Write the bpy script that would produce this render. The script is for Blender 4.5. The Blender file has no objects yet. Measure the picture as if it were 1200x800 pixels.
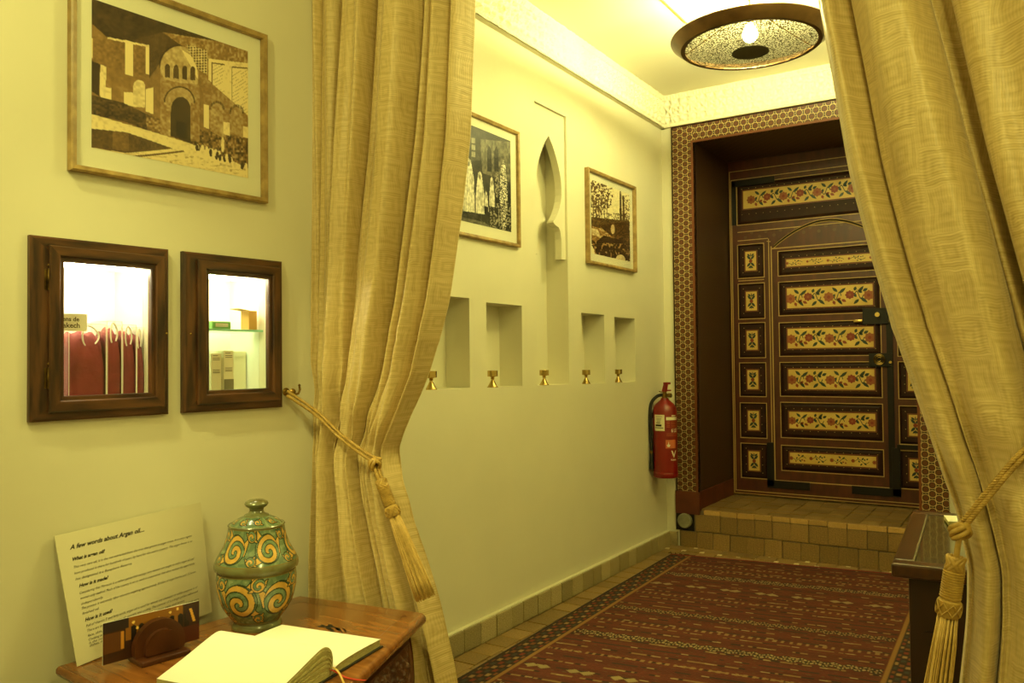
import bpy, bmesh, math, random
import numpy as np
from mathutils import Vector, Matrix
random.seed(7); np.random.seed(7)
SC = bpy.context.scene
COL = SC.collection
PI = math.pi
sin, cos = math.sin, math.cos

# ------------------------------------------------------------------ camera
F, YAW, PIT, ROL = 954.92, math.radians(32.748), math.radians(1.331), math.radians(-.598)
CAM_H = 1.1
fw = Vector((-sin(YAW)*cos(PIT), cos(YAW)*cos(PIT), sin(PIT)))
r0 = Vector((cos(YAW), sin(YAW), 0)); u0 = r0.cross(fw)
rt = r0*cos(ROL) + u0*sin(ROL); up = u0*cos(ROL) - r0*sin(ROL)
cam_d = bpy.data.cameras.new('camera'); cam_d.sensor_width = 36; cam_d.lens = F/1200*36
cam_d.clip_start = .02
cam = bpy.data.objects.new('camera', cam_d); COL.objects.link(cam)
m = Matrix.Identity(4)
for i in range(3):
    m[i][0], m[i][1], m[i][2] = rt[i], up[i], -fw[i]
m[2][3] = CAM_H
cam.matrix_world = m
SC.camera = cam

# ------------------------------------------------------------------ world, light, exposure
vs = SC.view_settings
vs.view_transform = 'Standard'; vs.look = 'None'; vs.gamma = 1; vs.use_curve_mapping = False
vs.exposure = 0.0
W = bpy.data.worlds.new('world'); SC.world = W; W.use_nodes = True
W.node_tree.nodes['Background'].inputs[0].default_value = (1, .86, .3, 1)
W.node_tree.nodes['Background'].inputs[1].default_value = .02
LIGHT = (1, .95, .30)

def point_light(name, loc, watts, radius, col=LIGHT):
    l = bpy.data.lights.new(name, 'POINT'); l.energy = watts; l.shadow_soft_size = radius; l.color = col
    o = bpy.data.objects.new(name, l); o.location = loc; COL.objects.link(o); return o
point_light('reception_lamp', (-1.25, .2, 2.3), 24, .05)
point_light('room_lamp', (.35, .35, 2.2), 30, .12)
sp = bpy.data.lights.new('table_spot', 'SPOT'); sp.energy = 88; sp.color = LIGHT; sp.spot_size = math.radians(40); sp.spot_blend = .9; sp.shadow_soft_size = .04
spo = bpy.data.objects.new('table_spot', sp); COL.objects.link(spo); spo.location = (-1.55, .3, 2.5)
spo.rotation_euler = (Vector((-1.62, 1.7, .55))-Vector(spo.location)).to_track_quat('-Z', 'Y').to_euler()
point_light('corridor_fill', (-.55, 2.7, 2.5), 29, .14)  # unseen fill light, added to brighten the lower corridor wall; no fixture here
BULB = 1650.0
CASE_LED = 60.0

# ------------------------------------------------------------------ helpers: materials
def srgb(r, g, b):
    f = lambda c: (c/255/12.92) if c/255 <= .04045 else ((c/255+.055)/1.055)**2.4
    return (f(r), f(g), f(b))
def nn(nt, kind, **kw):
    n = nt.nodes.new('ShaderNode'+kind)
    for k, v in kw.items(): setattr(n, k, v)
    return n
def new_mat(name):
    mt = bpy.data.materials.new(name); mt.use_nodes = True
    nt = mt.node_tree; b = nt.nodes['Principled BSDF']
    return mt, nt, b
def M(name, col, rough=.6, metal=0, var=None, bump=None, spec=None, col2=None, stretch=None, coat=0, rnd=0):
    mt, nt, b = new_mat(name)
    b.inputs['Roughness'].default_value = rough; b.inputs['Metallic'].default_value = metal
    if spec is not None: b.inputs['Specular IOR Level'].default_value = spec
    if coat: b.inputs['Coat Weight'].default_value = coat; b.inputs['Coat Roughness'].default_value = .12
    b.inputs['Base Color'].default_value = (*col, 1)
    tc = nn(nt, 'TexCoord'); src = tc.outputs['Object']
    if stretch:
        mp = nn(nt, 'Mapping'); mp.inputs['Scale'].default_value = stretch
        nt.links.new(src, mp.inputs[0]); src = mp.outputs[0]
    out = None
    if var:
        n = nn(nt, 'TexNoise'); n.inputs['Scale'].default_value = var[0]; n.inputs['Detail'].default_value = 6
        nt.links.new(src, n.inputs['Vector'])
        r = nn(nt, 'ValToRGB'); r.color_ramp.elements[0].position = .5-var[1]; r.color_ramp.elements[1].position = .5+var[1]
        c2 = col2 or tuple(c*.6 for c in col)
        r.color_ramp.elements[0].color = (*c2, 1); r.color_ramp.elements[1].color = (*col, 1)
        nt.links.new(n.outputs[0], r.inputs[0]); out = r.outputs[0]
    if rnd:
        oi = nn(nt, 'ObjectInfo'); hv = nn(nt, 'HueSaturation')
        mr = nn(nt, 'MapRange'); mr.inputs[3].default_value = 1-rnd; mr.inputs[4].default_value = 1+rnd
        nt.links.new(oi.outputs['Random'], mr.inputs[0]); nt.links.new(mr.outputs[0], hv.inputs['Value'])
        if out: nt.links.new(out, hv.inputs['Color'])
        else: hv.inputs['Color'].default_value = (*col, 1)
        out = hv.outputs[0]
    if out: nt.links.new(out, b.inputs['Base Color'])
    if bump:
        n2 = nn(nt, 'TexNoise'); n2.inputs['Scale'].default_value = bump[0]; n2.inputs['Detail'].default_value = 5
        nt.links.new(src, n2.inputs['Vector'])
        bp = nn(nt, 'Bump'); bp.inputs['Strength'].default_value = bump[1]; bp.inputs['Distance'].default_value = bump[2] if len(bump) > 2 else .004
        nt.links.new(n2.outputs[0], bp.inputs['Height']); nt.links.new(bp.outputs[0], b.inputs['Normal'])
    return mt
def painted(name, rough=.6, coat=0, bump=None):
    mt, nt, b = new_mat(name); a = nn(nt, 'VertexColor', layer_name='Col')
    nt.links.new(a.outputs[0], b.inputs['Base Color']); b.inputs['Roughness'].default_value = rough
    if coat: b.inputs['Coat Weight'].default_value = coat; b.inputs['Coat Roughness'].default_value = .08
    if bump:
        tc = nn(nt, 'TexCoord'); n2 = nn(nt, 'TexNoise'); n2.inputs['Scale'].default_value = bump[0]
        nt.links.new(tc.outputs['Object'], n2.inputs['Vector'])
        bp = nn(nt, 'Bump'); bp.inputs['Strength'].default_value = bump[1]; bp.inputs['Distance'].default_value = .003
        nt.links.new(n2.outputs[0], bp.inputs['Height']); nt.links.new(bp.outputs[0], b.inputs['Normal'])
    return mt
def emit(name, col, s):
    mt = bpy.data.materials.new(name); mt.use_nodes = True; nt = mt.node_tree
    nt.nodes.remove(nt.nodes['Principled BSDF']); e = nn(nt, 'Emission')
    e.inputs[0].default_value = (*col, 1); e.inputs[1].default_value = s
    nt.links.new(e.outputs[0], nt.nodes['Material Output'].inputs[0]); return mt
def thin_glass(name, gloss=.05, tint=(1, 1, 1), rough=.02):
    mt = bpy.data.materials.new(name); mt.use_nodes = True; nt = mt.node_tree
    nt.nodes.remove(nt.nodes['Principled BSDF'])
    t = nn(nt, 'BsdfTransparent'); t.inputs[0].default_value = (*tint, 1)
    g = nn(nt, 'BsdfGlossy'); g.inputs['Roughness'].default_value = rough
    mx = nn(nt, 'MixShader'); fr = nn(nt, 'LayerWeight'); fr.inputs[0].default_value = .5
    pw = nn(nt, 'Math', operation='POWER'); pw.inputs[1].default_value = 5
    ad = nn(nt, 'Math', operation='MULTIPLY_ADD'); ad.inputs[1].default_value = .9; ad.inputs[2].default_value = gloss*.5
    nt.links.new(fr.outputs['Facing'], pw.inputs[0]); nt.links.new(pw.outputs[0], ad.inputs[0]); nt.links.new(ad.outputs[0], mx.inputs[0])
    nt.links.new(t.outputs[0], mx.inputs[1]); nt.links.new(g.outputs[0], mx.inputs[2])
    nt.links.new(mx.outputs[0], nt.nodes['Material Output'].inputs[0]); return mt

# ------------------------------------------------------------------ helpers: meshes
class MB:
    def __init__(s): s.v = []; s.f = []; s.mi = []
    def add(s, vs, fs, mi=0):
        o = len(s.v); s.v += [tuple(p) for p in vs]
        for f in fs: s.f.append(tuple(i+o for i in f)); s.mi.append(mi)
        return s
    def box(s, x0, x1, y0, y1, z0, z1, mi=0, T=None):
        vs = [(x, y, z) for z in (z0, z1) for y in (y0, y1) for x in (x0, x1)]
        if T: vs = [tuple(T(*p)) for p in vs]
        return s.add(vs, [(0, 2, 3, 1), (4, 5, 7, 6), (0, 1, 5, 4), (2, 6, 7, 3), (0, 4, 6, 2), (1, 3, 7, 5)], mi)
    def rbox(s, x0, x1, y0, y1, z0, z1, b=.004, mi=0, T=None):
        """box with chamfered edges"""
        bm = bmesh.new(); r = bmesh.ops.create_cube(bm, size=1)
        for v in bm.verts: v.co = ((x0+x1)/2+v.co.x*(x1-x0), (y0+y1)/2+v.co.y*(y1-y0), (z0+z1)/2+v.co.z*(z1-z0))
        bmesh.ops.bevel(bm, geom=list(bm.edges), offset=b, segments=2, profile=.5, affect='EDGES')
        return s.bm(bm, mi, T)
    def bm(s, bm, mi=0, T=None):
        bm.verts.index_update(); vs = [tuple(v.co) for v in bm.verts]
        if T: vs = [tuple(T(*p)) for p in vs]
        s.add(vs, [[v.index for v in f.verts] for f in bm.faces], mi); bm.free(); return s
    def lathe(s, prof, n=32, c=(0, 0, 0), mi=0, axis='z', caps=True, T=None):
        vs = []
        for r, z in prof:
            for k in range(n):
                a = 2*PI*k/n; x, y = r*cos(a), r*sin(a)
                p = (x, y, z) if axis == 'z' else ((z, x, y) if axis == 'x' else (y, z, x))
                vs.append((c[0]+p[0], c[1]+p[1], c[2]+p[2]))
        if T: vs = [tuple(T(*p)) for p in vs]
        fs = []
        for i in range(len(prof)-1):
            for k in range(n):
                a, b = i*n+k, i*n+(k+1) % n; fs.append((a, b, b+n, a+n))
        if caps:
            fs.append(tuple(range(n-1, -1, -1))); o = (len(prof)-1)*n; fs.append(tuple(range(o, o+n)))
        return s.add(vs, fs, mi)
    def tube(s, pts, r, n=8, mi=0, closed=False, cap=True):
        pts = [Vector(p) for p in pts]; N = len(pts); rs = r if isinstance(r, (list, tuple)) else [r]*N
        vs = []; prev = None
        for i, p in enumerate(pts):
            if closed: t = pts[(i+1) % N]-pts[i-1]
            else: t = pts[min(i+1, N-1)]-pts[max(i-1, 0)]
            t.normalize()
            if prev is None:
                a = Vector((0, 0, 1)) if abs(t.z) < .9 else Vector((1, 0, 0)); u = t.cross(a).normalized()
            else:
                u = prev - t*prev.dot(t); u.normalize()
            prev = u; w = t.cross(u)
            for k in range(n):
                q = 2*PI*k/n; vs.append(p+(u*cos(q)+w*sin(q))*rs[i])
        fs = []
        for i in range(N if closed else N-1):
            for k in range(n):
                a, b = i*n+k, i*n+(k+1) % n; j = ((i+1) % N)*n
                fs.append((a, b, j+(k+1) % n, j+k))
        if cap and not closed: fs += [tuple(range(n-1, -1, -1)), tuple(range((N-1)*n, N*n))]
        return s.add(vs, fs, mi)
    def prism(s, poly, d, mi=0, T=None, mi_side=None):
        """polygon in local (a,b), extruded along c from 0 to d; T(a,b,c)->xyz. Concave polygons are triangulated."""
        n = len(poly)
        bm = bmesh.new(); vs = [bm.verts.new((p[0], p[1], 0)) for p in poly]; f = bm.faces.new(vs); f.normal_update()
        bm.verts.index_update(); bmesh.ops.triangulate(bm, faces=[f], ngon_method='EAR_CLIP')
        tris = [[v.index for v in f.verts] for f in bm.faces]; bm.free()
        P = [(p[0], p[1], d) for p in poly]+[(p[0], p[1], 0) for p in poly]
        if T: P = [tuple(T(*p)) for p in P]
        s.add(P, tris+[[i+n for i in reversed(t)] for t in tris], mi)
        o = len(s.v)-2*n
        for i in range(n):
            j = (i+1) % n; s.f.append((o+i, o+n+i, o+n+j, o+j)); s.mi.append(mi if mi_side is None else mi_side)
        return s
    def flat(s, poly, c=0, mi=0, T=None):
        n = len(poly); P = [(p[0], p[1], c) for p in poly]
        if T: P = [tuple(T(*p)) for p in P]
        return s.add(P, [tuple(range(n))], mi)
    def build(s, name, mats, parent=None, smooth=False, loc=None, fix=True, kind=None):
        me = bpy.data.meshes.new(name); me.from_pydata(s.v, [], s.f)
        for x in (mats if isinstance(mats, (list, tuple)) else [mats]): me.materials.append(x)
        me.polygons.foreach_set('material_index', s.mi)
        if fix:
            b = bmesh.new(); b.from_mesh(me); bmesh.ops.recalc_face_normals(b, faces=b.faces); b.to_mesh(me); b.free()
        if smooth:
            me.polygons.foreach_set('use_smooth', [True]*len(me.polygons))
            if smooth != 'all': me.set_sharp_from_angle(angle=math.radians(40))
        me.update()
        o = bpy.data.objects.new(name, me); COL.objects.link(o)
        if parent: o.parent = parent
        if loc: o.location = loc
        if kind: o['kind'] = kind
        return o
def tag(o, label, cat, group=None):
    o['label'] = label; o['category'] = cat
    if group: o['group'] = group
    return o
def thing(name, label, cat, loc=(0, 0, 0), rz=0, group=None):
    o = bpy.data.objects.new(name, None); COL.objects.link(o); o.location = loc; o.rotation_euler = (0, 0, rz)
    o.empty_display_size = .05
    return tag(o, label, cat, group)
def struct(o, label=None):
    o['kind'] = 'structure'
    if label: o['label'] = label
    return o
def piece(src, parent, loc, scale=(1, 1, 1), rot=(0, 0, 0)):
    o = src.copy(); COL.objects.link(o); o.parent = parent; o.location = loc; o.scale = scale; o.rotation_euler = rot; return o
def color_grid(name, P, C, mat, parent=None, smooth=False):
    """P (nv,nu,3) points, C (nv,nu,3) linear colours -> one quad grid with colour attribute Col"""
    nv, nu = P.shape[:2]
    idx = np.arange(nv*nu).reshape(nv, nu)
    fs = np.stack([idx[:-1, :-1], idx[:-1, 1:], idx[1:, 1:], idx[1:, :-1]], -1).reshape(-1, 4)
    me = bpy.data.meshes.new(name); me.from_pydata(P.reshape(-1, 3).tolist(), [], fs.tolist())
    a = me.color_attributes.new('Col', 'FLOAT_COLOR', 'POINT')
    c = np.ones((nv*nu, 4), np.float32); c[:, :3] = C.reshape(-1, 3); a.data.foreach_set('color', c.ravel())
    me.materials.append(mat)
    if smooth: me.polygons.foreach_set('use_smooth', [True]*len(me.polygons))
    o = bpy.data.objects.new(name, me); COL.objects.link(o)
    if parent: o.parent = parent
    return o
def S2L(c):
    c = np.asarray(c, float)/255
    return np.where(c <= .04045, c/12.92, ((c+.055)/1.055)**2.4)
def inpoly(X, Y, poly):
    r = np.zeros(X.shape, bool); n = len(poly)
    for i in range(n):
        x1, y1 = poly[i]; x2, y2 = poly[(i+1) % n]
        if y1 == y2: continue
        c = ((y1 > Y) != (y2 > Y)) & (X < (x2-x1)*(Y-y1)/(y2-y1)+x1); r ^= c
    return r
def vnoise(X, Y, seed=0):
    """cheap smooth value noise"""
    def h(i, j): 
        v = np.sin(i*127.1+j*311.7+seed*74.7)*43758.5453; return v-np.floor(v)
    i, j = np.floor(X), np.floor(Y); fx, fy = X-i, Y-j; fx = fx*fx*(3-2*fx); fy = fy*fy*(3-2*fy)
    return (h(i, j)*(1-fx)+h(i+1, j)*fx)*(1-fy)+(h(i, j+1)*(1-fx)+h(i+1, j+1)*fx)*fy
def text_mesh(txt, size=1, shear=0, bold=0, align='LEFT'):
    cu = bpy.data.curves.new('lettering', 'FONT'); cu.body = txt; cu.size = size; cu.shear = shear; cu.offset = bold; cu.resolution_u = 2
    cu.align_x = align
    o = bpy.data.objects.new('lettering', cu); COL.objects.link(o)
    me = bpy.data.meshes.new_from_object(o.evaluated_get(bpy.context.evaluated_depsgraph_get()))
    vs = [tuple(v.co) for v in me.vertices]; fs = [tuple(p.vertices) for p in me.polygons]
    bpy.data.objects.remove(o); bpy.data.curves.remove(cu); bpy.data.meshes.remove(me)
    return vs, fs
def add_text(mb, txt, size, T, mi=0, shear=0, bold=0, ox=0, oy=0, align='LEFT', sx=1):
    vs, fs = text_mesh(txt, size, shear, bold, align)
    mb.add([T(v[0]*sx+ox, v[1]+oy) for v in vs], fs, mi)
def holed_plate(mb, a0, a1, b0, b1, holes, depth, T, mi=0, mi_hole=None, back=True):
    """front plate in (a,b) at c=0 with rectangular holes whose sides go to c=depth; T(a,b,c)"""
    mh = mi if mi_hole is None else mi_hole
    A = sorted({a0, a1, *[h[0] for h in holes], *[h[1] for h in holes]}); B = sorted({b0, b1, *[h[2] for h in holes], *[h[3] for h in holes]})
    q = lambda p: [tuple(T(*x)) for x in p]
    for i in range(len(A)-1):
        for j in range(len(B)-1):
            ca, cb = (A[i]+A[i+1])/2, (B[j]+B[j+1])/2
            if any(h[0] < ca < h[1] and h[2] < cb < h[3] for h in holes): continue
            mb.add(q([(A[i], B[j], 0), (A[i+1], B[j], 0), (A[i+1], B[j+1], 0), (A[i], B[j+1], 0)]), [(0, 1, 2, 3)], mi)
    for h in holes:
        c = [(h[0], h[2]), (h[1], h[2]), (h[1], h[3]), (h[0], h[3])]
        for k in range(4):
            p, r = c[k], c[(k+1) % 4]
            mb.add(q([(*p, 0), (*r, 0), (*r, depth), (*p, depth)]), [(0, 1, 2, 3)], mh)
        if back: mb.add(q([(*p, depth) for p in c]), [(0, 1, 2, 3)], mh)

# ------------------------------------------------------------------ materials
WALL = srgb(226, 220, 196)
m_wall = M('lime_plaster', WALL, .75, var=(3, .25), col2=tuple(c*.93 for c in WALL), bump=(18, .12, .006))
m_ceil = M('ceiling_plaster', srgb(228, 222, 200), .8)
m_stucco = M('carved_stucco', srgb(234, 228, 206), .75)
m_floor_far = M('room_floor_tile', srgb(150, 122, 92), .5, var=(6, .2))
m_mortar = M('tile_mortar', srgb(120, 104, 80), .9, bump=(60, .4))
m_tile = M('glazed_clay_tile', srgb(158, 126, 80), .38, var=(14, .22), col2=srgb(118, 96, 62), bump=(30, .25, .004), rnd=.22)
m_base = M('baseboard_tile', srgb(184, 168, 128), .5, var=(20, .2), col2=srgb(136, 120, 90), bump=(40, .3, .004), rnd=.22)
m_cream_tile = M('cream_tile', srgb(228, 216, 176), .35, rnd=.08)
m_nosing = M('nosing_tile', srgb(206, 172, 112), .35, var=(16, .2), col2=srgb(160, 120, 70), rnd=.12)
m_dark_red = M('oxblood_plinth', srgb(104, 46, 30), .45, var=(12, .2))
m_stone = M('grey_stone', srgb(150, 146, 120), .8, var=(20, .2), bump=(40, .5))
m_case_wood = M('stained_pine', srgb(92, 56, 28), .38, var=(9, .16), col2=srgb(40, 20, 8), stretch=(6, 6, .8), bump=(12, .2, .002))
m_case_woodh = M('stained_pine_across', srgb(92, 56, 28), .38, var=(9, .16), col2=srgb(40, 20, 8), stretch=(6, .8, 6), bump=(12, .2, .002))
m_table = M('polished_walnut', srgb(158, 100, 48), .24, var=(5, .22), col2=srgb(112, 64, 28), stretch=(1.5, 9, 1.5), coat=.25)
m_table_dk = M('carved_walnut', srgb(96, 54, 28), .4, var=(8, .2), col2=srgb(60, 30, 14))
m_desk = M('dark_desk_wood', srgb(82, 46, 24), .28, var=(6, .2), col2=srgb(52, 26, 12), stretch=(8, 1, 8), coat=.15)
m_desk_dk = M('dark_desk_body', srgb(58, 32, 18), .45, var=(5, .2), col2=srgb(36, 18, 10))
m_gold_frame = M('gilt_wood', srgb(178, 148, 92), .4, var=(30, .2), col2=srgb(132, 104, 58))
m_mat_board = M('photo_mat', srgb(226, 222, 200), .8)
m_photo = painted('photographic_print', .45)
m_glass = thin_glass('picture_glass', .012)
m_case_glass = thin_glass('cabinet_glass', .04)
m_brass = M('polished_brass', srgb(196, 168, 104), .25, 1)
m_brass_old = M('aged_brass', srgb(150, 118, 62), .35, 1, var=(30, .2))
m_hinge = M('dark_brass_hinge', srgb(112, 88, 44), .4, .9, var=(40, .2), col2=srgb(60, 44, 22))
m_iron = M('black_iron', srgb(26, 22, 20), .5, .4, bump=(60, .3))
m_white = M('white_lining', srgb(244, 240, 228), .6)
m_led = emit('led_strip_light', (1, .9, .55), CASE_LED)
m_bulb = emit('lamp_bulb_glow', (1, .95, .37), BULB)
m_bag = M('burgundy_cloth', srgb(140, 42, 48), .7, var=(20, .3), col2=srgb(110, 28, 34), bump=(25, .6, .01))
m_plastic = thin_glass('clear_plastic', .09, (.97, .97, .95), .15)
m_cord = M('white_cord', srgb(240, 236, 220), .7)
m_paper = M('cream_paper', srgb(246, 242, 230), .8)
m_pages = M('page_edges', srgb(200, 188, 130), .85, var=(90, .2), col2=srgb(160, 148, 96), stretch=(1, 1, 8))
m_sign = M('printed_sheet', srgb(214, 206, 178), .6)
m_ink = M('dark_ink', srgb(40, 32, 20), .7)
m_ink2 = M('brown_ink', srgb(90, 74, 44), .7)
m_cover = M('black_book_cover', srgb(30, 26, 20), .5)
m_ribbon_gold = M('gold_ribbon', srgb(214, 176, 96), .5)
m_ribbon_red = M('red_ribbon', srgb(190, 50, 24), .5)
m_red = M('extinguisher_red', srgb(126, 13, 10), .3, coat=.3)
m_rubber = M('black_rubber', srgb(22, 22, 20), .5)
m_label = M('label_paper', srgb(226, 218, 186), .6)
m_labeltan = M('label_print', srgb(196, 104, 62), .6)
m_cloth_gold = M('gold_silk_cord', srgb(196, 160, 82), .42, var=(60, .25), col2=srgb(150, 116, 50))
m_fringe = M('tassel_fringe', srgb(228, 194, 118), .45, var=(80, .3), col2=srgb(192, 154, 82))
m_green_glass = M('green_glass_edge', srgb(150, 210, 170), .15)
m_box_y = M('ochre_carton', srgb(206, 160, 70), .6)
m_green = M('green_packet', srgb(120, 180, 90), .6)
m_tube = M('ivory_tube', srgb(236, 226, 190), .5)
m_grey = M('olive_grey_print', srgb(132, 124, 96), .6)
m_holder = M('turned_cedar', srgb(92, 50, 28), .3, var=(10, .2), col2=srgb(58, 28, 14))
m_lamp_ring = M('bronze_lamp_ring', srgb(118, 88, 52), .38, .7, var=(9, .25), col2=srgb(70, 48, 28))
m_lamp_disc = M('dark_lamp_disc', srgb(50, 44, 30), .6)
m_cable = M('gold_cable', srgb(196, 160, 70), .6)
m_vase = painted('glazed_pottery', .22, .5)
m_vase_gl = M('green_glaze', srgb(118, 126, 86), .22, var=(20, .25), col2=srgb(98, 82, 46), coat=.5)
m_rug = painted('woven_kilim', .95, bump=(160, .6))
m_fringe_dk = M('rug_warp_ends', srgb(58, 34, 22), .9)
# painted door
m_door = M('red_brown_door', srgb(88, 40, 24), .42, var=(7, .2), col2=srgb(62, 26, 14), stretch=(4, 4, 1))
m_door_dk = M('dark_door_recess', srgb(56, 28, 16), .55, spec=.25, var=(14, .2), col2=srgb(38, 18, 10))
m_door_line = M('cream_door_line', srgb(188, 156, 92), .5)
m_door_red = M('rust_door_line', srgb(112, 56, 26), .5)
m_cream = M('cream_door_paint', srgb(222, 190, 104), .45, var=(10, .2), col2=srgb(204, 168, 84))
m_flower = M('flower_red_paint', srgb(134, 48, 30), .5)
m_flower2 = M('flower_brown_paint', srgb(150, 82, 44), .5)
m_leaf = M('leaf_green_paint', srgb(34, 52, 44), .5)
m_faint = M('faint_door_paint', srgb(92, 62, 40), .5)

def lattice_material(name, disc, ring, ground, rough=.5, level=False):
    mt, nt, b = new_mat(name); b.inputs['Roughness'].default_value = rough
    tc = nn(nt, 'TexCoord'); sx = nn(nt, 'SeparateXYZ'); nt.links.new(tc.outputs['Object'], sx.inputs[0])
    def math_(op, a, b_=None):
        n = nn(nt, 'Math', operation=op)
        for i, v in enumerate((a, b_)):
            if v is None: continue
            if isinstance(v, (int, float)): n.inputs[i].default_value = v
            else: nt.links.new(v, n.inputs[i])
        return n.outputs[0]
    A, B = (.0435, .06) if level else (.06, .0435)
    x = math_('ADD', sx.outputs[0], math_('MULTIPLY', sx.outputs[1], 1.0)); z = sx.outputs[2]
    def dist(off):
        fx = math_('MULTIPLY', math_('SUBTRACT', math_('FRACT', math_('ADD', math_('DIVIDE', x, A), 100.07+off)), .5), A)
        fz = math_('MULTIPLY', math_('SUBTRACT', math_('FRACT', math_('ADD', math_('DIVIDE', z, B), 100+off)), .5), B)
        return math_('SQRT', math_('ADD', math_('MULTIPLY', fx, fx), math_('MULTIPLY', fz, fz)))
    d = math_('MINIMUM', dist(0), dist(.5))
    r = nn(nt, 'ValToRGB'); r.color_ramp.interpolation = 'CONSTANT'
    e = r.color_ramp.elements; S = 1/.03
    e[0].position = 0; e[0].color = (*disc, 1); e[1].position = .0125*S; e[1].color = (*ground, 1)
    for p, c in ((.0158, ring), (.0188, ground)):
        k = e.new(p*S); k.color = (*c, 1)
    nt.links.new(math_('MULTIPLY', d, S), r.inputs[0]); nt.links.new(r.outputs[0], b.inputs['Base Color'])
    return mt
m_lattice = lattice_material('painted_lattice_border', srgb(92, 46, 26), srgb(190, 162, 104), srgb(44, 38, 28))
m_lattice_top = lattice_material('painted_lattice_lintel', srgb(92, 46, 26), srgb(190, 162, 104), srgb(44, 38, 28), level=True)
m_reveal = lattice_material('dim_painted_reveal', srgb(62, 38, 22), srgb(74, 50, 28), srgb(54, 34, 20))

def fabric_material():
    mt, nt, b = new_mat('gold_woven_curtain')
    b.inputs['Roughness'].default_value = .42
    b.inputs['Sheen Weight'].default_value = .35; b.inputs['Sheen Roughness'].default_value = .4
    uv = nn(nt, 'UVMap', uv_map='UVMap'); sep = nn(nt, 'SeparateXYZ')
    nz = nn(nt, 'TexNoise'); nz.inputs['Scale'].default_value = 14; nt.links.new(uv.outputs[0], nz.inputs['Vector'])
    def mth(op, a, b_=None, c_=None):
        n = nn(nt, 'Math', operation=op)
        for i, v in enumerate((a, b_, c_)):
            if v is None: continue
            if isinstance(v, (int, float)): n.inputs[i].default_value = v
            else: nt.links.new(v, n.inputs[i])
        return n.outputs[0]
    nt.links.new(uv.outputs[0], sep.inputs[0]); u, v = sep.outputs[0], sep.outputs[1]
    jit = mth('MULTIPLY', mth('SUBTRACT', nz.outputs[0], .5), .022)
    u2 = mth('ADD', u, jit); v2 = mth('ADD', v, jit)
    cell = .08
    cu = mth('DIVIDE', u2, cell); cv = mth('DIVIDE', mth('ADD', v2, mth('MULTIPLY', mth('FLOOR', cu), .037)), cell)
    fu = mth('ABSOLUTE', mth('SUBTRACT', mth('FRACT', cu), .5)); fv = mth('ABSOLUTE', mth('SUBTRACT', mth('FRACT', cv), .5))
    ring = mth('MAXIMUM', fu, fv)
    sq = mth('SINE', mth('MULTIPLY', ring, 31))                      # concentric squares
    chk = mth('MODULO', mth('ABSOLUTE', mth('ADD', mth('FLOOR', cu), mth('FLOOR', cv))), 2)
    rib_v = mth('SINE', mth('MULTIPLY', v2, 1150)); rib_u = mth('SINE', mth('MULTIPLY', u2, 1150))
    big = nn(nt, 'TexNoise'); big.inputs['Scale'].default_value = 5; nt.links.new(uv.outputs[0], big.inputs['Vector'])
    pat = mth('ADD', mth('MULTIPLY', sq, .27), mth('ADD', mth('MULTIPLY', mth('MULTIPLY', rib_v, chk), .3), mth('MULTIPLY', mth('MULTIPLY', rib_u, mth('SUBTRACT', 1, chk)), .2)))
    pat = mth('ADD', pat, mth('MULTIPLY', mth('SUBTRACT', big.outputs[0], .5), 1.3))
    slub = nn(nt, 'TexNoise'); slub.inputs['Scale'].default_value = 1; slub.inputs['Detail'].default_value = 4
    mp = nn(nt, 'Mapping'); mp.inputs['Scale'].default_value = (14, 150, 1); nt.links.new(uv.outputs[0], mp.inputs[0]); nt.links.new(mp.outputs[0], slub.inputs['Vector'])
    pat = mth('ADD', pat, mth('MULTIPLY', mth('SUBTRACT', slub.outputs[0], .5), 1.5))
    fac = mth('ADD', mth('MULTIPLY', pat, .42), .5)
    r = nn(nt, 'ValToRGB'); r.color_ramp.elements[0].color = (*srgb(170, 142, 84), 1); r.color_ramp.elements[1].color = (*srgb(226, 202, 148), 1)
    nt.links.new(fac, r.inputs[0]); nt.links.new(r.outputs[0], b.inputs['Base Color'])
    bp = nn(nt, 'Bump'); bp.inputs['Strength'].default_value = .45; bp.inputs['Distance'].default_value = .002
    nt.links.new(fac, bp.inputs['Height']); nt.links.new(bp.outputs[0], b.inputs['Normal'])
    return mt
m_fabric = fabric_material()

# ------------------------------------------------------------------ the setting
WX, EY, DY, CEIL, CORN = -1.86, 4.57, 5.185, 2.66, 2.47
AL = math.radians(4.96); TA = math.tan(AL)
JY = 1.95                                                            # where the room's left wall meets the corridor wall
RW = .25                                                             # corridor right wall
def LW(n, s, z): return (WX+.0 + n*cos(AL)+s*sin(AL), 2.1-n*sin(AL)+s*cos(AL), z)   # left-wall frame: n out, s along
def lwx(y): return WX+TA*(y-2.1)

# floor
mb = MB(); mb.box(-2.15, 1.5, -1.6, 1.2, -.1, -.004); mb.box(-2.15, RW+.1, 1.2, EY+.05, -.1, -.004)
floor = struct(mb.build('floor', m_floor_far))
mb = MB(); mb.rbox(-.5, .5, -.5, .5, -.5, .5, .045)
tile0 = mb.build('tile', m_tile, floor)
tile_mesh_src = tile0
tw = .1035
first = [True]
def put_tile(parent, c, size, mat=None, jit=.0015):
    loc = (c[0], c[1]+0, c[2]); rot = tuple(random.uniform(-.008, .008) for _ in range(3))
    if first[0]:
        o = tile0; first[0] = False; o.parent = parent
    else:
        o = tile0.copy(); COL.objects.link(o); o.parent = parent
    o.location = (c[0]+random.uniform(-jit, jit), c[1]+random.uniform(-jit, jit), c[2]+random.uniform(-jit, jit)); o.scale = size; o.rotation_euler = rot
    if mat:
        o.material_slots[0].link = 'OBJECT'; o.material_slots[0].material = mat
    return o
g = .004
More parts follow.
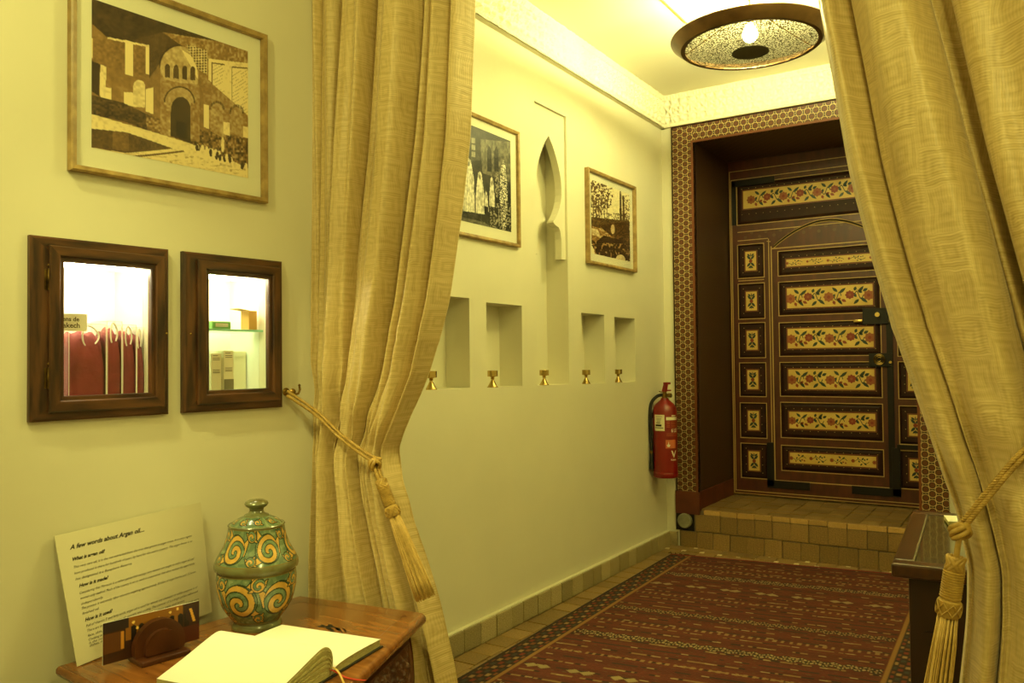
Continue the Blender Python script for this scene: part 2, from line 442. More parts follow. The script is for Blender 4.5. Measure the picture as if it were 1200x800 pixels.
for j in range(25):                                                  # strip beside the corridor wall
    y = 2.0+j*tw
    for i in range(2):
        put_tile(floor, (WX+.03+tw*(i+.5), y+tw/2-(.04 if i else 0), -.006), (tw-g, tw-g, .02))
for k in range(14):                                                  # band in front of the step, small cream inlays at the corners
    x = WX+.03+tw*(k+.5)
    for i, y in enumerate((4.515, 4.412)):
        if k < 2 and y < 4.47: continue
        put_tile(floor, (x, y, -.005), (tw-g, tw-g, .02))
for k in range(14):
    x = WX+.03+tw*k
    put_tile(floor, (x+.012, 4.462, .0), (.024, .024, .014), m_cream_tile)
    if k % 2: put_tile(floor, (x+.05, 4.545, .0), (.022, .022, .013), m_cream_tile)

# ceiling
mb = MB(); mb.box(-2.15, 1.5, -1.6, EY+.05, CEIL, CEIL+.1)
struct(mb.build('ceiling', m_ceil))

# left wall of the room with the two display-case openings
CASES = [(.975, 1.311), (1.352, 1.667)]                              # y extents on the wall
cs = [((a-2.1)/cos(AL), (b-2.1)/cos(AL)) for a, b in CASES]
CZ0, CZ1 = .969, 1.401
mb = MB()
holes = [(a+.05, b-.035, CZ0+.045, CZ1-.045) for a, b in cs]
s0, s1 = (-1.6-2.1)/cos(AL), (JY-2.1)/cos(AL)
holed_plate(mb, s0, s1, 0, CEIL, holes, .05, lambda a, b, c: LW(-c, a, b), back=False)
struct(mb.build('wall_left', m_wall, fix=False))

# corridor wall with niches
NICHES = [(2.312, 2.586, .995, 1.345), (2.702, 2.972, .99, 1.335), (3.519, 3.768, .98, 1.329), (3.887, 4.146, .977, 1.323)]
MID = (3.095, 3.388, .986, 2.257)
mb = MB()
holed_plate(mb, JY, EY+.05, 0, CEIL, NICHES+[MID], .117, lambda a, b, c: (WX-c, a, b))
mb.add([LW(0, s1, 0), LW(0, s1, CEIL), (WX, JY, CEIL), (WX, JY, 0)], [(0, 1, 2, 3)])
mb.box(WX, WX+.018, JY, 2.13, 0, CORN)                               # shallow pilaster behind the curtain
wc = struct(mb.build('wall_corridor', m_wall, fix=False))
# pointed arch panel in the tall niche
cy = (MID[0]+MID[1])/2; hw = (MID[1]-MID[0])/2
def arch_half():
    pts = []
    for i in range(13):                                              # pointed bulb, apex to waist
        t = i/12; z = 2.135-.385*t
        w = .116*math.sin(min(1, t*1.6)*PI*.5)**.85 if t < .62 else .116*(1-((t-.62)/.38)**2*.6)
        pts.append((w if i else 0, z))
    pts += [(.036, 1.748), (.036, 1.738), (.055, 1.728), (.084, 1.722), (.1, 1.704), (.108, 1.67), (.108, 1.575)]
    return pts
R_ = arch_half()
poly = [(cy-hw, 2.257), (cy-hw, 1.575)]+[(cy-p[0], p[1]) for p in reversed(R_)]+[(cy+p[0], p[1]) for p in R_[1:]]+[(cy+hw, 1.575), (cy+hw, 2.257)]
mb = MB(); mb.prism(poly, .035, T=lambda a, b, c: (WX-.047+c, a, b))
mb.build('arch_panel', m_wall, wc)

# end wall with the doorway, step, reveal
DX0, DX1, STEP, DTOP = -1.66, -.51, .228, 2.365
mb = MB()
holed_plate(mb, WX-.02, 1.5, 0, CEIL, [(DX0, DX1, 0, DTOP)], .02, lambda a, b, c: (a, EY+c, b), back=False)
mb.box(DX0-.2, DX1+.2, DY+.06, DY+.1, 0, CEIL)
struct(mb.build('wall_end', m_wall, fix=False))
mb = MB()
mb.box(DX0-.05, DX0, EY+.003, DY+.06, STEP, DTOP+.02); mb.box(DX1, DX1+.05, EY+.003, DY+.06, STEP, DTOP+.02)
mb.box(DX0-.05, DX1+.05, EY+.003, DY+.06, DTOP, DTOP+.05)
rv = struct(mb.build('trim_3', m_reveal), 'dark painted reveal inside the deep doorway')
BW = .132
mb = MB()
mb.box(DX0-BW, DX0, EY-.014, EY+.004, STEP+.1, DTOP+.105); mb.box(DX1, DX1+BW, EY-.014, EY+.004, STEP+.1, DTOP+.105)
mt_ = MB(); mt_.box(DX0, DX1, EY-.014, EY+.004, DTOP-.005, DTOP+.105)
bd = struct(mb.build('trim_4', m_lattice), 'painted geometric border board around the doorway'); mt_.build('lintel_board', m_lattice_top, bd)
mb = MB()                                                            # narrow edge lines of the border
for x0, x1, z0, z1, mi in ((DX0-BW, DX0-BW+.006, STEP+.1, DTOP+.105, 1), (DX0-.012, DX0, STEP+.1, DTOP, 0), (DX1, DX1+.012, STEP+.1, DTOP, 0), (DX0-.012, DX1+.012, DTOP-.005, DTOP+.007, 0), (DX0-BW, DX1+BW, DTOP+.098, DTOP+.105, 1)):
    mb.box(x0, x1, EY-.019, EY-.006, z0, z1, mi)
mb.build('edge_moulding', [m_door_red, m_door_dk], bd)
mb = MB()                                                            # oxblood plinths
for a, b in ((DX0-BW-.006, DX0+.006), (DX1-.006, DX1+BW+.006)):
    mb.box(a, b, EY-.02, EY+.02, STEP-.03, STEP+.1)
mb.box(DX0-.01, DX0+.008, EY-.005, DY, STEP-.005, STEP+.1); mb.box(DX1-.008, DX1+.01, EY-.005, DY, STEP-.005, STEP+.1)
struct(mb.build('trim_5', m_dark_red), 'oxblood plinth blocks under the door border')
# tiled step
mb = MB(); mb.box(DX0-.12, DX1+.12, EY-.006, DY+.06, 0, STEP-.012)
st = struct(mb.build('trim_6', m_mortar), 'tiled step in the doorway')
n_t = 14; w_t = (DX1+.1-(DX0-.11))/n_t
for r in range(2):
    for k in range(-1 if r else 0, n_t):
        x = DX0-.11+w_t*(k+.5)+(w_t*.45 if r else 0)
        if x > DX1+.1: continue
        z0, z1 = (.0, .1) if r == 0 else (.104, .2)
        if r and k < 1: continue
        put_tile(st, (x, EY-.011, (z0+z1)/2), (w_t-.003, .016, z1-z0-.002))
put_tile(st, (DX0+.008, EY-.011, .152), (.05, .016, .095))
for k in range(n_t-1):
    x = DX0+.03+w_t*(k+.5)
    if x > DX1+.05: continue
    put_tile(st, (x, EY-.004, STEP-.014), (w_t-.003, .034, .026), m_nosing)
for j in range(6):
    for k in range(12):
        wx = (DX1-DX0)/12
        if EY+.015+.1*(j+.5) < DY: put_tile(st, (DX0+wx*(k+.5), EY+.015+.1*(j+.5), STEP-.012), (wx-.003, .097, .022))
mb = MB(); mb.lathe([(.0, .0), (.036, 0), (.043, .008), (.043, .03), (.036, .037), (.0, .037)], 20, (-1.742, EY-.04, .158), axis='y', caps=False)
mb.build('stone_plug', m_stone, st, smooth=True)
mb = MB(); mb.box(-1.8, -1.69, EY-.012, EY, .1, .2); mb.build('plug_socket', m_iron, st)

# stucco cornices: carved relief as real height
def stucco(name, length, T, label, res=.0055):
    nu, nv = int(length/res), 35
    S, Z = np.meshgrid(np.linspace(0, length, nu), np.linspace(0, 1, nv)); H = CEIL-CORN
    z = (Z-.5)*H
    per = .108
    a = (np.mod(S, per)/per-.5)*per; b_ = z
    def ln(d, w): return np.clip(1-np.abs(d)/w, 0, 1)
    h = np.zeros_like(S)
    for off in (0, per/2):
        q = (np.mod(S+off, per)/per-.5)*per
        h = np.maximum(h, ln(np.hypot(q, b_)-(.034 if off == 0 else .022), .006))
        h = np.maximum(h, ln(np.hypot(q, np.abs(b_)-.056)-.024, .006))
    h = np.maximum(h, ln(np.abs(a)-np.abs(b_)*.62-.004, .006)); h = np.maximum(h, ln(np.abs(a)+np.abs(b_)*.62-.05, .006))
    h = np.maximum(h, ln(np.hypot(a, b_), .014)); 
    band = np.abs(b_) < .072
    h = np.where(band, h, 0)
    h = np.maximum(h, np.where(np.abs(np.abs(b_)-.083) < .006, .9, 0)*(.6+.4*np.cos(S*2*PI/.018)))
    h = np.where(np.abs(b_) > .088, .9, h)
    out = .010+.026*h*(.85+.3*vnoise(S*60, z*60))
    P = np.array(T(S, out, CORN+Z*H)).transpose(1, 2, 0)
    o = color_grid(name, P, np.ones_like(P), m_stucco, smooth=True)
    mb = MB(); 
    c = [tuple(T(np.float64(s), np.float64(n), np.float64(zz))) for s in (0, length) for n, zz in ((0, CORN), (.026, CORN), (.026, CORN+.006), (0, CORN+.006))]
    mb.add(c, [(0, 1, 5, 4), (1, 2, 6, 5), (2, 3, 7, 6), (3, 0, 4, 7)]); mb.build('lower_fillet', m_stucco, o)
    return struct(o, label)
stucco('trim_1', EY-1.9, lambda s, n, z: (WX+n, EY-s, z), 'carved stucco frieze along the corridor wall')
stucco('trim_2', RW-WX, lambda s, n, z: (WX+s, EY-n, z), 'carved stucco frieze above the doorway')

# baseboard of the corridor wall, single tiles on mortar
mb = MB(); mb.box(WX, WX+.012, JY+.1, EY, 0, .082); mb.box(WX, WX+.016, JY+.1, EY, .078, .088, 1)
bb = struct(mb.build('baseboard_left', [m_mortar, m_wall]))
y = 2.08
while y < EY-.03:
    w = random.uniform(.085, .118); w = min(w, EY-.012-y)
    put_tile(bb, (WX+.014, y+w/2, .042), (.022, w-.004, .084), m_base); y += w
mb = MB(); mb.box(WX, DX0-BW+.0, EY-.02, EY, 0, .085); 
struct(mb.build('baseboard_end', m_base))

# other walls that close the place
mb = MB(); mb.box(RW, RW+.1, 1.9, EY+.05, 0, CEIL); struct(mb.build('wall_right', m_wall))
mb = MB(); mb.box(RW+.1, 1.5, 1.9, 2.0, 0, CEIL); struct(mb.build('wall_front', m_wall))
mb = MB(); mb.box(1.5, 1.6, -1.6, 2.0, 0, CEIL); struct(mb.build('wall_east', m_wall))
mb = MB(); mb.box(-2.25, 1.6, -1.7, -1.6, 0, CEIL); struct(mb.build('wall_back', m_wall))

# ------------------------------------------------------------------ the painted door
door = struct(bpy.data.objects.new('door_1', None), 'painted wooden double-framed door with floral panels'); COL.objects.link(door)
door.location = (0, DY, STEP)
def DT(a, b, c): return (a, -c, b-STEP)                               # door local: a=x, b=world z, c=toward room
CX = -1.055
MAIN = [(.401, .553), (.605, .82), (.862, 1.068), (1.11, 1.315), (1.363, 1.569), (1.612, 1.762)]
SIDE = [(.34, .555), (.595, .812), (.857, 1.067), (1.103, 1.321), (1.351, 1.572), (1.612, 1.823)]
MX0, MX1 = -1.346, -.765
SX = [(-1.6, -1.437), (2*CX+1.437, -.51-.0)]
TOP = (-1.6, -.512, 1.955, 2.215)
holes = [(MX0, MX1, a, b) for a, b in MAIN]+[(x0, x1, a, b) for x0, x1 in SX for a, b in SIDE]+[TOP]
mb = MB(); holed_plate(mb, -1.655, -.46, STEP+.005, DTOP, holes, -.014, DT, 0, 1)
mb.box(-1.655, -.46, .014, .05, 0, DTOP-STEP, 0)
mb.build('door_leaf', [m_door, m_door_dk], door, fix=False)
mb = MB(); W_ = .0045
def rect_line(x0, x1, z0, z1, c=.001, mi=0, w=W_):
    for a in ((x0-w, x1+w, z0-w, z0), (x0-w, x1+w, z1, z1+w), (x0-w, x0, z0, z1), (x1, x1+w, z0, z1)):
        mb.box(a[0], a[1], a[2], a[3], -.002, c+.001, mi, T=lambda x, z, c_: DT(x, z, c_))
for h in holes: rect_line(*h)
rect_line(-1.635, -.475, STEP+.03, 2.245); rect_line(-1.645, -.465, STEP+.012, 2.3)
# wicket outline with its low arch
wx0, wx1 = -1.392, 2*CX+1.392
for x in (wx0, wx1-.006): mb.box(x, x+.006, .335, 1.8, -.002, .003, 0, T=DT)
mb.box(wx0, wx1, .332, .338, -.002, .003, 0, T=DT); mb.box(wx0, wx1, 1.782, 1.788, -.002, .003, 0, T=DT)
arc = [(CX-.315+.63*t, 1.79+.135*sin(PI*t)**.9) for t in np.linspace(0, 1, 30)]
mb.tube([DT(wx0, 1.83, .002), DT(CX-.36, 1.835, .002)], .003, 4)
mb.tube([DT(p[0], p[1], .002) for p in arc], .0032, 5); mb.tube([DT(p[0], p[1]+.014, .002) for p in arc], .0024, 5)
mb.tube([DT(p[0], p[1]+.007, .002) for p in arc], .005, 5, 1)
for x0, x1 in SX:
    mb.box(x0, x1, 1.592, 1.597, -.002, .002, 0, T=DT)
mb.box(SX[0][0], SX[0][1]+.03, 1.85, 1.855, -.002, .002, 0, T=DT); mb.box(-1.407, -1.402, .34, 1.85, -.002, .002, 0, T=DT); mb.box(2*CX+1.402, 2*CX+1.407, .34, 1.85, -.002, .002, 0, T=DT)
mb.box(-1.6, -.51, 1.905, 1.91, -.002, .002, 0, T=DT)
mb.build('painted_line', [m_door_line, m_iron], door)
mb = MB()
for k in range(9):
    for r in range(2):
        x = -1.55+.09*k+.04*r; z = 1.87+.028*r
        mb.lathe([(0, .0004), (.011, .0004)], 9, DT(x, z, .001), axis='y', caps=False)
for k in range(11):
    x = CX-.24+.048*k; z = 1.825+.035*sin(PI*(k+.5)/11)
    mb.lathe([(0, .0004), (.012, .0004)], 8, DT(x, z, -.0005), axis='y', caps=False)
mb.build('faded_flower', m_faint, door)

def leaf(cx, cz, ang, L, wd):
    pts = []
    for t in np.linspace(0, 1, 6): pts.append((t*L, wd*sin(PI*t)**.9*(1-.3*t)))
    for t in np.linspace(1, 0, 6)[1:-1]: pts.append((t*L, -wd*sin(PI*t)**.9*(1-.3*t)))
    return [(cx+p[0]*cos(ang)-p[1]*sin(ang), cz+p[0]*sin(ang)+p[1]*cos(ang)) for p in pts]
def floral(mb, x0, x1, z0, z1, n, vertical=False, slim=False):
    """rosettes joined by scrolling stems and paired leaves, flat on the plaque (material 2 red, 3 brown, 4 green)"""
    H = z1-z0; zc = (z0+z1)/2
    if vertical:
        xc = (x0+x1)/2; w = x1-x0
        mb.flat([(xc+cos(q)*w*.17, zc+sin(q)*w*.17) for q in np.linspace(0, 2*PI, 11)[:-1]], .0022, 2, DT)
        for s in (-1, 1):
            for t in (-1, 1):
                mb.flat(leaf(xc, zc+s*H*.08, PI/2*s+t*.75, H*.3, w*.13), .0018, 4, DT)
                mb.flat(leaf(xc+t*w*.05, zc+s*H*.26, PI/2*s-t*.9, H*.2, w*.1), .0018, 4, DT)
            mb.flat(leaf(xc, zc+s*H*.2, PI/2*s, H*.24, w*.05), .0016, 4, DT)
        return
    step = (x1-x0)/n
    for k in range(n):
        x = x0+step*(k+.5) if n > 5 else x0+.06*step+(x1-x0-.12*step)*k/(n-1)
        R = (.2 if k % 2 else .23)*H*(.8 if slim else 1); zz = zc+(.03 if k % 2 else -.03)*H
        if x-R < x0: x = x0+R*.75
        if x+R > x1: x = x1-R*.75
        mb.flat([(min(max(x+cos(q)*R*(1+.12*cos(8*q)), x0), x1), zz+sin(q)*R*(1+.12*cos(8*q))) for q in np.linspace(0, 2*PI, 33)[:-1]], .0022, 2 if k % 2 else 3, DT)
        mb.flat([(min(max(x+cos(q)*R*.35, x0), x1), zz+sin(q)*R*.35) for q in np.linspace(0, 2*PI, 9)[:-1]], .0026, 3 if k % 2 else 2, DT)
        if k == n-1: continue
        s = 1 if k % 2 else -1
        xa = x+R*1.05; xm = x+step*.5
        L = .36*H
        pts = [(xa+(step-2*R)*t, zc+s*H*.2*sin(2*PI*t)) for t in np.linspace(0, 1, 9)]
        for p, q in zip(pts[:-1], pts[1:]):
            d = Vector((q[0]-p[0], q[1]-p[1])).normalized()*(.012*H+.0008); mb.flat([(p[0]+d.y, p[1]-d.x), (q[0]+d.y, q[1]-d.x), (q[0]-d.y, q[1]+d.x), (p[0]-d.y, p[1]+d.x)], .0014, 4, DT)
        for dx, dz, an, l in ((-.12, -.1*s, 2.2*s, .85), (-.02, .12*s, .9*s, 1.1), (.1, -.12*s, -.7*s, 1.15), (.2, .1*s, 2.5*s, .7), (.02, -.2*s, -2.4*s, .95), (.24, .18*s, .5*s, .7), (-.24, .22*s, 1.2*s, .6)):
            px_, pz = xm+dx*step, zc+dz*H
            pl = leaf(px_, pz, an, L*l*(.8 if slim else 1), .085*H)
            pl = [(p[0], min(max(p[1], z0+.03*H), z1-.03*H)) for p in pl]
            mb.flat(pl, .0018, 4 if l > .75 or k % 2 else 2, DT)
def door_panel(x0, x1, z0, z1, c, n, vertical=False, slim=False):
    mb = MB()
    mb.box(x0, x1, z0, z1, -.03, -.0115, 0, T=DT)
    # bevelled raised field inside the recess
    i = .012 if vertical else .02
    a = [(x0+.004, z0+.004), (x1-.004, z0+.004), (x1-.004, z1-.004), (x0+.004, z1-.004)]
    b_ = [(x0+i, z0+i), (x1-i, z0+i), (x1-i, z1-i), (x0+i, z1-i)]
    P = [DT(*p, -.0115) for p in a]+[DT(*p, -.004) for p in b_]
    mb.add(P, [(0, 1, 5, 4), (1, 2, 6, 5), (2, 3, 7, 6), (3, 0, 4, 7), (4, 5, 6, 7)], 0)
    # little cream dots along the border
    if not vertical:
        k = int((x1-x0)/.045)
        for q in range(k):
            for z in ((z0+i+c[2])/2+.004, (z1-i+c[3])/2+.002): mb.box(x0+i+.01+(x1-x0-2*i-.02)*q/(k-1)-.002, x0+i+.01+(x1-x0-2*i-.02)*q/(k-1)+.002, z-.0018, z+.0018, -.004, -.003, 1, T=DT)
    else:
        for q in range(4):
            for x in ((x0+i+c[0])/2, (x1-i+c[1])/2): mb.box(x-.0018, x+.0018, z0+i+.02+q*(z1-z0-2*i-.04)/3, z0+i+.024+q*(z1-z0-2*i-.04)/3, -.004, -.003, 1, T=DT)
    p = mb.build('panel', [m_door_dk, m_door_line], door)
    mb = MB(); w = .008
    mb.box(c[0]-w, c[1]+w, c[2]-w, c[3]+w, -.005, -.001, 1, T=DT); mb.box(c[0], c[1], c[2], c[3], -.005, .001, 0, T=DT)
    floral(mb, *c, n, vertical, slim)
    mb.build('floral_plaque', [m_cream, m_door_red, m_flower, m_flower2, m_leaf], p, fix=False)
for (a, b), (c0, c1), sl in zip(MAIN, [(.449, .512), (.662, .764), (.905, 1.026), (1.157, 1.277), (1.406, 1.529), (1.665, 1.709)], [1, 0, 0, 0, 0, 1]):
    door_panel(MX0, MX1, a, b, (-1.297, -.804, c0, c1), 5, slim=sl)
for x0, x1 in SX:
    for k, (a, b) in enumerate(SIDE):
        m0 = (a+b)/2
        door_panel(x0, x1, a, b, ((x0+x1)/2-.034, (x0+x1)/2+.034, m0-.06, m0+.06), 1, vertical=True)
door_panel(*TOP, (-1.56, -.55, 2.055, 2.168), 10)
# ironwork
def iron(name, boxes, mat=m_iron):
    mb = MB()
    for b_ in boxes: mb.rbox(b_[0], b_[1], b_[2], b_[3], -.002, b_[4] if len(b_) > 4 else .008, .002, 0, T=DT)
    return mb.build(name, mat, door)
iron('iron_strap', [(-1.437, -1.392, .295, .57), (-1.437, -1.18, .287, .335)])
iron('iron_strap', [(2*CX+1.392, 2*CX+1.437, .29, .57), (-.94, -.673, .287, .335), (-.69, -.56, .565, .59)])
iron('iron_strap', [(-1.635, -1.605, 1.955, 2.235), (-1.635, -1.36, 2.2, 2.24)])
lp = iron('lock_plate', [(-.86, -.72, 1.29, 1.385, .016), (-.735, -.7, .3, 1.3, .005)])
mb = MB(); mb.lathe([(0, .0), (.014, 0), (.014, .02), (.009, .028), (0, .03)], 14, DT(-.775, 1.345, .045), axis='y', caps=False)
mb.rbox(-.91, -.86, 1.303, 1.32, 0, .02, .003, 0, T=DT); mb.build('brass_bolt', m_brass, lp, smooth=True)
kp = iron('knob_plate', [(-.83, -.7, 1.04, 1.12, .014)])
mb = MB()
for r in (.012, .022, .03):
    mb.tube([DT(-.772+r*cos(q), 1.083+r*sin(q), .02) for q in np.linspace(0, 2*PI, 20)[:-1]], .0035, 6, closed=True)
mb.lathe([(0, 0), (.008, 0), (.006, .014), (0, .016)], 10, DT(-.712, 1.067, .03), axis='y', caps=False)
mb.build('brass_rosette', m_brass, kp, smooth=True)

# ------------------------------------------------------------------ framed photographs
def paint_photo(shape, quad, tw_, th_, painter):
    """shape=(nv,nu); quad: corners in sketch units tl,tr,br,bl"""
    nv, nu = shape
    U, V = np.meshgrid(np.linspace(0, 1, nu), np.linspace(0, 1, nv))
    tl, tr, br, bl = [np.array(q, float) for q in quad]
    XY = (tl[None, None]*(1-U)[..., None]*(1-V)[..., None]+tr*(U*(1-V))[..., None]+br*(U*V)[..., None]+bl*((1-U)*V)[..., None])
    g = painter(XY[..., 0], XY[..., 1], U, V)
    return U, V, g
def framed(name, label, ya, yb, za, zb, onleft, prt, lum, tones, bw, fd=.02):
    """frame in the wall's own frame: local x out of the wall, y along, z up"""
    if onleft:
        sa, sb = (ya-2.1)/cos(AL), (yb-2.1)/cos(AL); o = LW(.0, (sa+sb)/2, (za+zb)/2); rz = -AL; w = sb-sa
    else:
        o = (WX, (ya+yb)/2, (za+zb)/2); rz = 0; w = yb-ya
    t = thing(name, label, 'picture', o, rz); h = zb-za
    mb = MB()
    P = [(0, 0), (fd, 0), (fd+.003, .004), (fd, bw), (fd*.6, bw+.002), (0, bw+.002)]
    vs, fs = [], []
    for cy_, cz_ in ((-1, -1), (1, -1), (1, 1), (-1, 1)):
        for px_, ins in P: vs.append((px_+.001, cy_*(w/2-ins), cz_*(h/2-ins)))
    n = len(P)
    for k in range(4):
        for i in range(n):
            a, b_ = k*n+i, k*n+(i+1) % n; c = ((k+1) % 4)*n; fs.append((a, b_, c+(i+1) % n, c+i))
    mb.add(vs, fs); mb.build('frame', m_gold_frame, t)
    mb = MB(); mb.box(.002, .006, -w/2+bw, w/2-bw, -h/2+bw, h/2-bw); mb.build('mat_board', m_mat_board, t)
    # print: margins left,right,top,bottom
    l, r, tp, bt = prt
    nv, nu = lum.shape
    U, V = np.meshgrid(np.linspace(0, 1, nu), np.linspace(0, 1, nv))
    lum = lum*(.94+.22*vnoise(U*70, V*60, 21))+.08*(vnoise(U*24, V*20, 22)-.5)
    P3 = np.stack([np.full_like(U, .0068), -w/2+l+U*(w-l-r), h/2-tp-V*(h-tp-bt)], -1)
    lo, hi, mid = S2L(tones[0]), S2L(tones[1]), S2L(tones[2]); L = np.clip((lum-.04)*1.1, 0, 1)[..., None]**1.6
    color_grid('photo_print', P3, np.where(L < .45, lo*(1-L/.45)+mid*L/.45, mid*(1-(L-.45)/.55)+hi*(L-.45)/.55), m_photo, t)
    mb = MB(); mb.box(fd*.6+.001, fd*.6+.0025, -w/2+bw, w/2-bw, -h/2+bw, h/2-bw); mb.build('glass_pane', m_glass, t)
    return t
def courtyard(X, Y, U, V):
    L = np.full(X.shape, .42)+.1*(vnoise(X/30, Y/30, 1)-.5)
    def fill(poly, v, tex=0):
        k = inpoly(X, Y, poly); L[k] = (v+tex*(vnoise(X/9, Y/9, 3)-.5))[k] if tex else v
    fill([(-20, -80), (170, -80), (760, 200), (760, 290), (520, 240), (310, 100), (240, 180), (70, 135), (-20, 40)], .12, .08)
    fill([(310, 100), (180, 140), (250, 330), (330, 200), (400, 165)], .2, .1)
    fill([(-5, 130), (250, 170), (250, 330), (-5, 260)], .4, .15); fill([(145, 140), (178, 150), (178, 320), (145, 310)], .85)
    fill([(235, 165), (250, 170), (250, 310), (235, 305)], .85); fill([(70, 130), (250, 165), (250, 175), (70, 140)], .75)
    fill([(-5, 250), (40, 270), (35, 430), (-5, 400)], .08); fill([(40, 270), (66, 280), (60, 430), (38, 425)], .75)
    fill([(0, 140), (10, 140), (10, 240), (0, 240)], .9)
    fill([(40, 380), (85, 385), (85, 450), (40, 440)], .8); fill([(140, 400), (185, 400), (185, 470), (140, 460)], .85); fill([(235, 380), (270, 370), (270, 500), (235, 490)], .85)
    for cx, w in ((112, 26), (206, 27)):
        fill([(cx-w, 440 if cx < 200 else 470), (cx-w, 370)]+[(cx-w*cos(q), 370-34*sin(q)) for q in np.linspace(0, PI, 9)]+[(cx+w, 470)], .45 if cx < 200 else .72)
    fill([(-5, 425), (140, 455), (235, 500), (240, 580), (140, 545), (-5, 520)], .16, .25)
    fill([(235, 500), (345, 540), (345, 605), (240, 580)], .4, .5); fill([(445, 555), (745, 600), (745, 725), (445, 630)], .33, .6)
    # portal
    fill([(300, 600), (300, 270)]+[(392-94*cos(q), 265-100*sin(q)) for q in np.linspace(0, PI, 16)]+[(488, 380), (488, 620)], .5, .1)
    fill([(302, 290)]+[(392-90*cos(q), 265-94*sin(q)) for q in np.linspace(0, PI, 16)]+[(482, 350), (400, 345), (320, 330)], .62, .06)
    d = np.abs(np.hypot((X-392)/94, (Y-265)/100)-1); L[(d < .035) & (Y < 275)] = .08
    fill([(455, 220), (475, 260), (482, 330), (400, 185)], .85)
    for cx in (334, 375, 417, 456):
        fill([(cx-12, 318+.1*(cx-334)), (cx-12, 275+.1*(cx-334))]+[(cx-12*cos(q), 272+.1*(cx-334)-18*sin(q)) for q in np.linspace(0, PI, 7)]+[(cx+12, 322+.1*(cx-334))], .2)
    d = np.hypot((X-392)/72, (Y-440)/76); L[(d < 1) & (Y < 450)] = .58; L[(np.abs(d-1) < .05) & (Y < 440)] = .2
    fill([(330, 430), (350, 430), (350, 600), (330, 600)], .55, .2); fill([(447, 440), (465, 440), (465, 620), (447, 620)], .5, .2)
    fill([(348, 600), (350, 470)]+[(398-47*cos(q), 468-56*sin(q)) for q in np.linspace(0, PI, 12)]+[(444, 630)], .12); fill([(375, 525), (425, 535), (425, 612), (375, 600)], .03)
    # right facade
    fill([(310, 100), (760, 190), (760, 275), (530, 235), (390, 160)], .5, .25)
    s = ((np.sin(X*.45)+np.sin(Y*.5)) > .2); k = inpoly(X, Y, [(420, 160), (530, 195), (530, 310), (480, 280)]); L[k] = np.where(s, .2, .7)[k]
    fill([(533, 232), (760, 270), (760, 520), (533, 330)], .82, .08)
    for x0, x1, y0, y1 in ((550, 618, 250, 400), (655, 745, 275, 470)):
        fill([(x0, y0), (x1, y0+12), (x1, y1+30), (x0, y1)], .9)
        for e in (((x0, y0), (x1, y0+12), (x1, y0+18), (x0, y0+6)), ((x0, y0), (x0+5, y0), (x0+5, y1), (x0, y1))): fill(list(e), .25)
        k = inpoly(X, Y, [(x0, y0), (x1, y0+12), (x1, y1+30), (x0, y1)]) & (np.mod(X+Y*2.2, 34) < 4) & (vnoise(X/14, Y/14) > .45); L[k] = .35
    fill([(488, 300), (745, 500), (745, 600), (545, 560), (510, 420)], .5, .1); fill([(510, 445), (537, 450), (537, 560), (510, 550)], .85)
    fill([(612, 525), (645, 530), (645, 590), (612, 580)], .8); fill([(715, 545), (748, 550), (748, 600), (715, 595)], .8)
    for cx, w, t in ((578, 32, 470), (682, 34, 490)):
        fill([(cx-w, 570), (cx-w, t)]+[(cx-w*cos(q), t-30*sin(q)) for q in np.linspace(0, PI, 10)]+[(cx+w, 600)], .55, .1)
        d = np.hypot((X-cx)/(w+3), (Y-t)/36); L[(np.abs(d-1) < .16) & (Y < t) & (np.sin(X*.9) > -.3)] = .12
    # floor, pool, people
    fill([(-5, 520), (240, 580), (440, 630), (745, 730), (745, 800), (-5, 800)], .8, .08)
    fill([(-5, 595), (150, 598), (360, 660), (150, 700), (-5, 690)], .22, .12); fill([(90, 600), (160, 600), (160, 690), (90, 690)], .34, .1)
    fill([(170, 712), (410, 664), (414, 672), (180, 720)], .25)
    rs = np.random.RandomState(3)
    for i in range(26):
        x = 470+rs.rand()*270; y = 635+(x-470)*.28+rs.rand()*22; v = .85 if i % 2 else .12
        L[np.hypot((X-x)/8, (Y-y)/15) < 1] = v
    L[np.hypot((X-608)/9, (Y-630)/34) < 1] = .8
    L[(Y > 690) & (vnoise(X/25, Y/5, 8) > .78)] *= .8
    return L
_, _, lum1 = paint_photo((210, 280), [(5, -60), (745, 215), (745, 775), (5, 690)], 1, 1, courtyard)
lum1 = lum1*1.08+.05
framed('framed_photograph', 'large gilt-framed sepia photograph of a courtyard arch above the lit wall cases', 1.062, 1.616, 1.567, 2.064, True, (.055, .058, .062, .066), lum1, ((34, 18, 8), (238, 218, 164), (150, 114, 66)), .014, .02)
